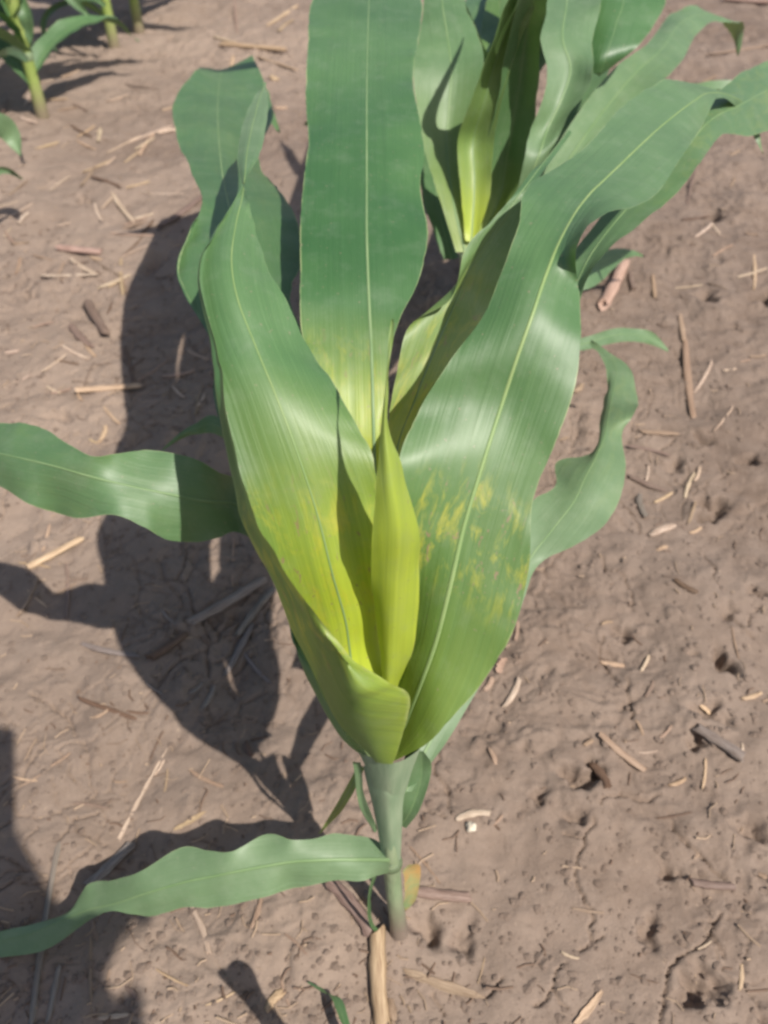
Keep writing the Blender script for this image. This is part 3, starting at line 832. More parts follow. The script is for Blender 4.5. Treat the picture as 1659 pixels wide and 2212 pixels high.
Gg = [(.31, [(1050, 500), (1065, 500), (1080, 495)]), (.345, [(1110, 420), (1130, 415), (1150, 405)]),
      (.375, [(1132, 345), (1162, 340), (1195, 320)]), (.392, [(1142, 285), (1182, 280, .006), (1228, 252, -.006)]),
      (.412, [(1168, 222), (1212, 216, .008), (1266, 200, -.004)]), (.43, [(1184, 150), (1232, 148, .006), (1282, 150, -.008)]),
      (.445, [(1165, 75), (1215, 80), (1280, 90, .006)]), (.455, [(1165, 0), (1225, 0), (1300, -10)]),
      (.465, [(1200, -120), (1240, -120), (1290, -120)]), (.46, [(1260, -240), (1262, -240), (1264, -240)])]
leaf(back, rows(Gg, 1), 1, None, None, .002, bloom=0.7)
G2 = [(0.440, [(1200, -160), (1230, -150), (1270, -160)]), (0.450, [(1255, -90), (1300, -70), (1390, -90)]),
      (0.445, [(1282, -30), (1345, -10, -.006), (1438, -10)]), (0.430, [(1275, 60), (1330, 55, -.006), (1412, 55)]),
      (0.415, [(1278, 120), (1312, 115, -.004), (1378, 100)]), (0.402, [(1284, 158), (1300, 152), (1330, 140)]), (0.395, [(1292, 166), (1294, 166), (1296, 164)])]
leaf(back, rows(G2, 1), 1, None, None, .002, bloom=0.1)
Ii = [(.28, [(1060, 560), (1075, 560), (1090, 560)]), (.32, [(1150, 430), (1175, 430), (1205, 430)]), (.345, [(1195, 330), (1235, 335), (1285, 330)]),
      (.365, [(1262, 225), (1300, 245, .008), (1345, 275)]), (.378, [(1335, 140), (1372, 158, .008), (1430, 178)]),
      (.38, [(1398, 95), (1430, 105), (1475, 130)]), (.372, [(1440, 40, .02), (1470, 50), (1500, 80)]), (.36, [(1490, 15), (1520, 30), (1545, 45)]),
      (.34, [(1545, 35), (1575, 45), (1600, 50)]), (.30, [(1580, 75), (1590, 80), (1608, 72)]), (.27, [(1592, 120), (1593, 121), (1594, 122)])]
leaf(back, rows(Ii, 1), 1, None, ([0, .2, .3], [0, .05, .08]), .0016, bloom=0.7)
X1 = [(.27, [(1000, 540, .03), (1015, 540, .03), (1030, 540, .03)]), (.30, [(985, 420, .04), (1010, 415, .045), (1040, 410, .04)]), (.33, [(990, 300, .05), (1025, 295, .055), (1062, 290, .05)]),
      (.355, [(1010, 190, .06), (1050, 180, .065), (1090, 175, .06)]), (.375, [(1035, 80, .06), (1075, 70, .066), (1120, 60, .06)]), (.39, [(1062, -30, .06), (1100, -40, .06), (1140, -50, .06)]), (.39, [(1120, -160, .06), (1122, -160, .06), (1124, -160, .06)])]
leaf(back, rows(X1, 1), 1, ([0, .08], [.5, .1]), None, .0014, bloom=.1)
X2 = [(.27, [(1050, 560, .03), (1062, 560, .03), (1075, 560, .03)]), (.305, [(1130, 420, .03), (1150, 420, .035), (1175, 415, .03)]), (.33, [(1175, 310, .04), (1205, 310, .045), (1240, 300, .04)]),
      (.35, [(1220, 210, .05), (1255, 205, .055), (1300, 190, .05)]), (.365, [(1255, 110, .05), (1295, 100, .06), (1340, 90, .05)]), (.375, [(1275, 10, .05), (1320, 0, .06), (1365, -10, .05)]), (.37, [(1310, -90, .05), (1330, -90, .05), (1350, -95, .05)])]
leaf(back, rows(X2, 1), 1, None, None, .0016, bloom=.5)
X3 = [(.27, [(960, 560, .05), (975, 560, .05), (990, 560, .05)]), (.30, [(915, 440, .05), (945, 435, .06), (975, 430, .05)]), (.32, [(905, 330, .06), (940, 320, .07), (975, 310, .06)]),
      (.34, [(915, 210, .06), (950, 200, .07), (990, 195, .06)]), (.35, [(950, 110, .06), (985, 100, .07), (1030, 95, .06)]), (.36, [(1000, 10, .06), (1040, 0, .06), (1075, 0, .06)]), (.35, [(1060, -70, .06), (1062, -70, .06), (1064, -70, .06)])]
leaf(back, rows(X3, 1), 1, None, None, .0014, bloom=.3)
S1 = [(.18, [(1090, 760), (1095, 770), (1100, 780)]), (.19, [(1180, 735), (1185, 748), (1190, 760)]), (.185, [(1255, 730), (1258, 743), (1262, 756)]),
      (.175, [(1335, 708), (1338, 722), (1342, 738)]), (.16, [(1400, 716), (1402, 730), (1404, 742)]), (.145, [(1442, 752), (1443, 756), (1444, 760)])]
leaf(back, rows(S1, 1), 1, None, None, .0012, bloom=0.7)
S2 = [(.16, [(1040, 720), (1045, 730), (1050, 740)]), (.19, [(1150, 600), (1155, 615), (1160, 630)]), (.20, [(1250, 560), (1258, 585), (1270, 625)]),
      (.18, [(1340, 535), (1345, 545), (1350, 560)]), (.16, [(1388, 552), (1389, 553), (1390, 554)])]
leaf(back, rows(S2, 1), 1, None, None, .0012, bloom=0.5)

# ------------------------------------------------------------------ further maize plants of the rows
def world_leaf(parent, root, az, length, rise, droop, width, seed, twist=0.0, bend=0.0, chl=None):
    rr = random.Random(seed)
    g = []
    n = 10
    p = Vector(root); el = rise
    a = az
    step = length / n
    for i in range(n + 1):
        f = i / n
        w = width * (0.45 + 0.55 * min(1, f * 4)) * max(0.02, 1 - f ** 2.6) * 0.5
        side = Vector((-math.sin(a), math.cos(a), 0))
        fw = Vector((math.cos(a) * math.cos(el), math.sin(a) * math.cos(el), math.sin(el)))
        up = side.cross(fw) * -1
        tw = twist * f
        s2 = side * math.cos(tw) + up * math.sin(tw)
        cup = up * (w * 0.45)
        wa = rr.uniform(-1, 1) * 0.006; wb = rr.uniform(-1, 1) * 0.006
        g.append([tuple(p - s2 * w + cup + up * wa), tuple(p), tuple(p + s2 * w + cup + up * wb)])
        p = p + fw * step
        el -= droop * (0.4 + f) / n
        a += bend / n
    return leaf(parent, g, 1, chl, None, .0016, per=4, across=4)

def row_plant(px, py, seed, label, h=.26, leaves=None, lean=(0, 0), xy=None):
    b0 = at(px, py, 0) if xy is None else Vector((xy[0], xy[1], 0))
    b0.z = gh(b0.x, b0.y)
    e = empty('maize_plant', b0)
    tag(e, label, 'maize plant', 'maize plants growing in rows')
    top = b0 + Vector((lean[0], lean[1], h))
    tube('stalk', [b0 - Vector((0, 0, .008)), b0.lerp(top, .33), b0.lerp(top, .66), top], [.0135, .0110, .0118, .014], M_YSTALK, e, 12)
    tube('stalk_node', [b0.lerp(top, .42), b0.lerp(top, .45), b0.lerp(top, .48)], [.0116, .0128, .0119], M_STALK, e, 12)
    rr = random.Random(seed)
    for (f, azd, ln, rise, droop, wd, tw) in leaves:
        world_leaf(e, b0.lerp(top, f), R(azd), ln, R(rise), R(droop), wd, rr.randint(0, 9999), tw, R(rr.uniform(-25, 25)))
    return e

# left row
er2 = random.Random(9)
def erect(n): return [(er2.uniform(.5, 1), er2.uniform(0, 360), er2.uniform(.3, .5), er2.uniform(58, 80), er2.uniform(30, 80), er2.uniform(.07, .09), er2.uniform(-.3, .3)) for _ in range(n)]
LV = [(.25, 150, .30, 40, 120, .055, .2), (.3, 60, .3, 35, 120, .055, .2), (.45, 240, .36, 45, 130, .06, .2), (.5, 200, .42, 30, 120, .07, .2), (.62, 185, .45, 50, 120, .075, -.2), (.8, 10, .5, 62, 100, .075, .3), (.85, 130, .5, 45, 100, .08, .3), (.95, 170, .5, 66, 90, .08, .1), (1, 30, .45, 75, 60, .06, 0), (1, 200, .4, 80, 40, .05, 0)]
plant_a = row_plant(95, 262, 31, 'maize plant at far left whose bare pale stalk stands nearest in that row', .25, LV + erect(6))
LV2 = [(.22, 200, .3, 40, 130, .055, .2), (.5, 220, .42, 35, 120, .07, .2), (.7, 150, .45, 45, 110, .075, .2), (.4, 185, .30, 40, 140, .045, .2), (.6, 5, .4, 50, 110, .06, -.2), (.8, 180, .5, 62, 100, .065, .3), (.95, 20, .5, 66, 90, .07, .1), (1, 150, .45, 78, 60, .06, 0)]
plant_b = row_plant(248, 108, 32, 'second maize stalk from the left in the left row, cut by the top edge', .26, LV2 + erect(6))
row_plant(300, 62, 33, 'third and farthest maize stalk of the left row at the top edge', .26, LV[1:] + erect(4))
plant_c = row_plant(0, 0, 34, 'maize plant at the left edge showing only blue-green leaf tips', .26,
          [(.5, -5, .30, 40, 110, .055, .1), (.6, 20, .36, 45, 110, .055, -.1), (.75, 185, .4, 55, 100, .06, .2), (.9, 10, .5, 68, 80, .065, .1), (1, 190, .5, 75, 60, .06, 0)], xy=(-0.98, 1.18))
def line_leaf(parent, pts, w, bloom=.5):
    spec = []
    for i, (z, px, py) in enumerate(pts):
        a = pts[max(i - 1, 0)]; c = pts[min(i + 1, len(pts) - 1)]
        dx, dy = c[1] - a[1], c[2] - a[2]; n = math.hypot(dx, dy) + 1e-6
        ww = w * (1.0 if 0 < i < len(pts) - 2 else .6 if i == 0 else .7 if i == len(pts) - 2 else .05)
        spec.append((z, [(px - dy / n * ww, py + dx / n * ww, -.004), (px, py), (px + dy / n * ww, py - dx / n * ww, -.004)]))
    leaf(parent, rows(spec, 1), 1, None, None, .0012, per=5, across=4, bloom=bloom)
line_leaf(plant_b, [(.13, 228, 12), (.135, 205, -4), (.125, 175, -4), (.106, 140, 6), (.09, 108, 22), (.065, 93, 50), (.04, 99, 80), (.018, 124, 114)], 7)
line_leaf(plant_b, [(.16, 120, -40), (.14, 142, -14), (.12, 165, 8), (.10, 185, 28), (.085, 200, 50)], 9)
line_leaf(plant_a, [(.24, 26, -40), (.215, 42, -2), (.194, 54, 32), (.163, 62, 70), (.14, 66, 100)], 15)
line_leaf(plant_a, [(.22, 60, 130), (.20, 30, 110), (.17, 5, 115), (.14, -20, 130)], 10)
line_leaf(plant_c, [(.20, -70, 290), (.20, -30, 264), (.185, 5, 272), (.165, 28, 298), (.145, 46, 338)], 24, .9)
line_leaf(plant_c, [(.13, -60, 390), (.12, -20, 374), (.108, 15, 368), (.085, 50, 386)], 11, .9)
# next in the middle row, behind, mostly above the frame
row_plant(0, 0, 36, 'farther maize plant of the middle row seen at the top edge behind the leaves', .3,
          [(.5, 160, .36, 45, 120, .05, .1), (.6, -10, .42, 45, 110, .055, .1), (.8, 185, .5, 65, 80, .065, .2), (.9, 5, .55, 68, 80, .065, .1), (1, 100, .5, 80, 40, .06, 0)], xy=(0.16, 1.12))

# the next plant towards the viewer: its foot is just below the frame, one leaf tip shows at the bottom
nb = Vector((0.035, 0.055, 0)); nb.z = gh(nb.x, nb.y)
near = empty('maize_plant', nb)
tag(near, 'maize plant below the bottom edge, only one small dull leaf tip showing', 'maize plant', 'maize plants growing in rows')
tube('stalk', [nb - Vector((0, 0, .01)), nb + Vector((0, -.004, .08)), nb + Vector((0, -.008, .15))], [.0105, .009, .011], M_STALK, near, 14)
leaf(near, rows([(.035, [(815, 2420), (820, 2440), (825, 2460)]), (.040, [(760, 2260), (775, 2275), (790, 2290)]), (.034, [(733, 2205), (745, 2210), (757, 2213)]),
                 (.026, [(716, 2158), (728, 2160), (738, 2160)]), (.018, [(692, 2136), (696, 2140), (700, 2146)]), (.012, [(664, 2123), (665, 2124), (666, 2125)])], 1), 1, None, None, .0008, wave=.0006)
def pl(*a): return [tuple(v) for v in a]
def strip(pts, widths, side=Vector((0.80, 0.60, 0))):
    return [pl(Vector(p) - side * w, Vector(p) + Vector((0, 0, -.003)), Vector(p) + side * w) for p, w in zip(pts, widths)]
leaf(near, strip([(.035, .05, .13), (.020, .068, .175), (.006, .084, .205), (-.006, .098, .215), (-.018, .108, .212), (-.024, .112, .205)], [.006, .008, .007, .010, .009, .001]), 1, None, None, .0014)
leaf(near, strip([(.035, .045, .10), (.08, .03, .15), (.13, .02, .16), (.18, .015, .14), (.21, .01, .11)], [.008, .018, .02, .014, .001], Vector((0, 1, 0))), 1, None, None, .0014)
leaf(near, strip([(.03, .045, .12), (.03, .0, .2), (.03, -.06, .25), (.03, -.13, .25), (.03, -.19, .2)], [.008, .02, .024, .016, .001], Vector((1, 0, 0))), 1, None, None, .0014)

# ------------------------------------------------------------------ the person taking the picture (stands behind the viewpoint; the shadow falls into view)
M_SHIRT = plain_mat('work_shirt', (.10, .13, .20, 1), (.14, .17, .25, 1), 60, .85, .3, 300)
M_JEANS = plain_mat('jeans', (.05, .07, .12, 1), (.08, .10, .16, 1), 90, .85, .3, 400)
M_SKIN = plain_mat('skin', (.42, .26, .19, 1), (.48, .31, .23, 1), 40, .5)
M_HAIR = plain_mat('hair', (.03, .02, .015, 1), (.06, .04, .03, 1), 80, .6, .5, 300)
M_PHONE = plain_mat('phone_shell', (.015, .015, .018, 1), (.03, .03, .034, 1), 60, .3)

def skin_body(name, nodes, edges, mat, parent, root, sub=2):
    names = list(nodes)
    me = bpy.data.meshes.new(name)
    me.from_pydata([Vector(nodes[k][0]) - parent.location for k in names], [(names.index(a), names.index(c)) for a, c in edges], [])
    o = bpy.data.objects.new(name, me)
    COL.objects.link(o); o.parent = parent
    o.modifiers.new('skin', 'SKIN').use_smooth_shade = True
    if not me.skin_vertices: me.attributes  # layer is made with the modifier
    lay = me.skin_vertices[0] if me.skin_vertices else None
    if lay is None:
        bm = bmesh.new(); bm.from_mesh(me); bm.verts.layers.skin.verify(); bm.to_mesh(me); bm.free(); lay = me.skin_vertices[0]
    for i, k in enumerate(names):
        r = nodes[k][1]
        lay.data[i].radius = r if isinstance(r, tuple) else (r, r)
        lay.data[i].use_root = (k == root)
    sb = o.modifiers.new('sub', 'SUBSURF'); sb.levels = sub; sb.render_levels = sub
    me.materials.append(mat)
    return o

PX = 0.045
pers = empty('person', (PX, -.47, gh(PX, -.47)))
tag(pers, 'person in blue shirt bending over the plant, only the shadow shows at lower left', 'person')
g0 = pers.location.z
body = {'pelvis': ((PX - .02, -.44, .86), (.165, .13)), 'belly': ((PX - .015, -.40, .98), (.155, .115)), 'chest': ((PX - .105, -.27, 1.11), (.165, .125)), 'neckb': ((PX - .12, -.16, 1.19), (.075, .07)),
        'neck': ((PX - .13, -.10, 1.22), .055), 'headlow': ((PX - .14, -.03, 1.22), (.07, .075)), 'head': ((PX - .14, .02, 1.27), (.078, .09)), 'crown': ((PX - .14, .04, 1.34), (.06, .07)),
        'hipL': ((PX - .10, -.47, .82), .095), 'kneeL': ((PX - .12, -.42, .46), .062), 'calfL': ((PX - .12, -.46, .28), .058), 'ankL': ((PX - .12, -.48, .08), .040), 'toeL': ((PX - .13, -.33, .035), .035),
        'hipR': ((PX + .10, -.47, .82), .095), 'kneeR': ((PX + .12, -.42, .46), .062), 'calfR': ((PX + .12, -.46, .28), .058), 'ankR': ((PX + .12, -.48, .08), .040), 'toeR': ((PX + .13, -.33, .035), .035),
        'shL': ((PX - .26, -.22, 1.13), .062), 'elL': ((PX - .28, -.20, .86), .045), 'wrL': ((PX - .17, -.12, .76), .028),
        'shR': ((PX + .04, -.24, 1.12), .062), 'elR': ((PX + .105, -.32, .84), .06), 'wrR': ((PX + .045, -.18, .70), .038)}
edges = [('pelvis', 'belly'), ('belly', 'chest'), ('chest', 'neckb'), ('neckb', 'neck'), ('neck', 'headlow'), ('headlow', 'head'), ('head', 'crown'),
         ('pelvis', 'hipL'), ('hipL', 'kneeL'), ('kneeL', 'calfL'), ('calfL', 'ankL'), ('ankL', 'toeL'), ('pelvis', 'hipR'), ('hipR', 'kneeR'), ('kneeR', 'calfR'), ('calfR', 'ankR'), ('ankR', 'toeR'),
         ('chest', 'shL'), ('shL', 'elL'), ('elL', 'wrL'), ('chest', 'shR'), ('shR', 'elR'), ('elR', 'wrR')]
bo = skin_body('body', body, edges, M_SKIN, pers, 'pelvis')
def grow(keys, k=1.12):
    d = {}
    for q in keys:
        p, r = body[q]
        d[q] = (p, tuple(x * k for x in r) if isinstance(r, tuple) else r * k + .004)
    return d
sk = ['pelvis', 'belly', 'chest', 'neckb', 'shL', 'elL', 'shR', 'elR']
skin_body('shirt', grow(sk), [e for e in edges if e[0] in sk and e[1] in sk], M_SHIRT, pers, 'pelvis')
tk = ['pelvis', 'hipL', 'kneeL', 'calfL', 'ankL', 'hipR', 'kneeR', 'calfR', 'ankR']
skin_body('trousers', grow(tk, 1.10), [e for e in edges if e[0] in tk and e[1] in tk], M_JEANS, pers, 'pelvis')
hk = {'a': ((PX - .14, -.03, 1.31), (.07, .06)), 'b': ((PX - .14, .0, 1.35), (.082, .075)), 'c': ((PX - .14, .05, 1.365), (.07, .06))}
skin_body('hair', hk, [('a', 'b'), ('b', 'c')], M_HAIR, pers, 'b')
for sgn, wr, tip in ((-1, Vector(body['wrL'][0]), Vector((-.055, -.085, .70))), (1, Vector(body['wrR'][0]), Vector((PX + .025, -.10, .645)))):
    dirv = (tip - wr).normalized(); sidev = dirv.cross(Vector((0, .7, .7))).normalized()
    hn = {'w': (tuple(wr), .026), 'p': (tuple(wr + dirv * .05), (.036, .018)), 'k': (tuple(wr + dirv * .085), (.034, .014))}
    he = [('w', 'p'), ('p', 'k')]
    for i in range(4):
        off = (i - 1.5) * .019
        p1 = wr + dirv * .10 + sidev * off; p2 = wr + dirv * (.125 - .006 * abs(i - 1.4)) + sidev * off + Vector((0, .004, -.012)); p3 = p2 + dirv * .008 + Vector((0, .004, -.022))
        for n_, q in (('1', p1), ('2', p2), ('3', p3)): hn['f%d%s' % (i, n_)] = (tuple(q), .0085)
        he += [('k', 'f%d1' % i), ('f%d1' % i, 'f%d2' % i), ('f%d2' % i, 'f%d3' % i)]
    t1 = wr + dirv * .04 + sidev * .035 * -sgn; t2 = t1 + dirv * .03 + sidev * .015 * -sgn
    hn['t1'] = (tuple(t1), .0105); hn['t2'] = (tuple(t2), .009)
    he += [('p', 't1'), ('t1', 't2')]
    skin_body('hand', hn, he, M_SKIN, pers, 'w')
# phone held just behind the lens
bm = bmesh.new(); bmesh.ops.create_cube(bm, size=1)
for v in bm.verts: v.co = Vector((v.co.x * .066, v.co.y * .128, v.co.z * .009))
bmesh.ops.bevel(bm, geom=bm.edges[:], offset=.003, segments=2, affect='EDGES')
me = bpy.data.meshes.new('phone'); bm.to_mesh(me); bm.free(); me.materials.append(M_PHONE)
ph = bpy.data.objects.new('phone', me); COL.objects.link(ph)
ph.rotation_euler = (R(45), 0, 0); ph.location = Vector((-.022, -.012 - .02, .7 + .012 - .02))
tag(ph, 'dark phone held in front of the bending person', 'phone')

# ------------------------------------------------------------------ straw and stalk residue on the soil
def straw_mesh(kind, seed):
    rr = random.Random(seed)
    V = []; F = []; UV = []
    if kind == 'chip':
        n, C = 5, 8
    elif kind == 'husk':
        n, C = 11, 10
    else:
        n, C = 9, 8
    bend = rr.uniform(-.10, .10); bw = rr.uniform(-.45, .45) if kind == 'thin' else rr.uniform(-.25, .25)
    for i in range(n):
        f = i / (n - 1); x = f - .5
        if kind == 'thin':
            r = .5 * (0.55 + .45 * math.sin(math.pi * min(1, max(0, f * .9 + .05))) ** .5) * rr.uniform(.85, 1.1)
        elif kind == 'stalk':
            r = .5 * rr.uniform(.90, 1.05) * (1.16 if i == 3 else 1)
        elif kind == 'husk':
            r = .5 * (math.sin(math.pi * (f * .80 + .14)) ** .5) * rr.uniform(.5, 1.1)
        else:
            r = .5 * (0.45 + .55 * math.sin(math.pi * (f * .8 + .1))) * rr.uniform(.8, 1.15)
        cy = bend * 4 * (x * x) * (1 if kind != 'chip' else 2)
        for k in range(C):
            a = 2 * math.pi * k / C
            yy = math.cos(a) * r * rr.uniform(.88, 1.1)
            zz = math.sin(a) * r * rr.uniform(.85, 1.1)
            if kind == 'husk': zz = zz * .35 + .9 * r * math.cos(a) ** 2 * .8
            if kind == 'thin' and math.sin(a) > .5: zz *= .55
            xx = x
            if i in (0, n - 1): xx += rr.uniform(-.075, .075) * (1 if kind != 'chip' else 1.6)
            V.append((xx, cy * 1.0, 0)); V[-1] = (xx, 0 + yy, zz)
            UV.append((f, k / C))
            V[-1] = (xx, yy + bw * 4 * x * x, zz)
        F_off = i * C
        if i:
            for k in range(C):
                F.append((F_off - C + k, F_off - C + (k + 1) % C, F_off + (k + 1) % C, F_off + k))
    F.append(tuple(range(C))[::-1]); F.append(tuple((n - 1) * C + k for k in range(C)))
    me = bpy.data.meshes.new('straw_' + kind)
    me.from_pydata(V, [], F)
    me.materials.append(M_STRAW)
    me.polygons.foreach_set('use_smooth', [len(p.vertices) == 4 for p in me.polygons])
    lay = me.uv_layers.new(name='UVMap')
    for lp in me.loops:
        lay.data[lp.index].uv = UV[lp.vertex_index]
    me.update()
    me['bend'] = bend
    return me

STRAW = {k: [straw_mesh(k, 10 * j + i) for i in range(6)] for j, k in enumerate(('thin', 'stalk', 'husk', 'chip'))}
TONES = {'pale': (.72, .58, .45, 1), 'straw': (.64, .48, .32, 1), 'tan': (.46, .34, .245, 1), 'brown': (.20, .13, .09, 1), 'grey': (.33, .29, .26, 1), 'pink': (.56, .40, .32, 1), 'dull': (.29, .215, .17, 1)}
REG = {1: (0, 0), 2: (829.5, 0), 3: (0, 734.5), 4: (829.5, 734.5), 5: (0, 1468.8), 6: (829.5, 1468.8)}
sr = random.Random(77)

def residue(reg, x1, y1, x2, y2, w, kind, tone, label, group=None, lift=0.0, name=None):
    ox, oy = REG[reg]
    a = at(ox + x1 / 2, oy + y1 / 2, 0.004); c = at(ox + x2 / 2, oy + y2 / 2, 0.004)
    wd = (1.3 if kind == 'thin' else 1.0) * w / 2 / FOCAL * depth_for(ox + (x1 + x2) / 4, oy + (y1 + y2) / 4, 0.004)
    L = (c - a).length
    hs = [gh(a.x + (c.x - a.x) * t, a.y + (c.y - a.y) * t) for t in (0.08, .5, .92)]
    a.z, c.z = hs[0], hs[2]
    up = max(0, hs[1] - (hs[0] + hs[2]) / 2)
    thick = wd * {'thin': .7, 'stalk': .75, 'husk': .55, 'chip': .45}[kind]
    o = bpy.data.objects.new(name or {'thin': 'straw', 'stalk': 'stalk_piece', 'husk': 'husk_strip', 'chip': 'straw_chip'}[kind], sr.choice(STRAW[kind]))
    COL.objects.link(o)
    d = (c - a)
    xax = d.normalized(); yax = Vector((0, 0, 1)).cross(xax).normalized(); zax = xax.cross(yax)
    mid = (a + c) / 2 + Vector((0, 0, up * .7 + thick * .42 + lift))
    mw = Matrix((xax * L, yax * wd, zax * thick)).transposed().to_4x4()
    mw.translation = mid
    o.matrix_world = mw
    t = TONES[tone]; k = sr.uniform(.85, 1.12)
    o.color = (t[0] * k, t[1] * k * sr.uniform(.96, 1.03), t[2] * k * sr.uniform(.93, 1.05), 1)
    tag(o, label, {'thin': 'straw', 'stalk': 'stalk piece', 'husk': 'husk', 'chip': 'straw chip'}[kind], group)
    return o

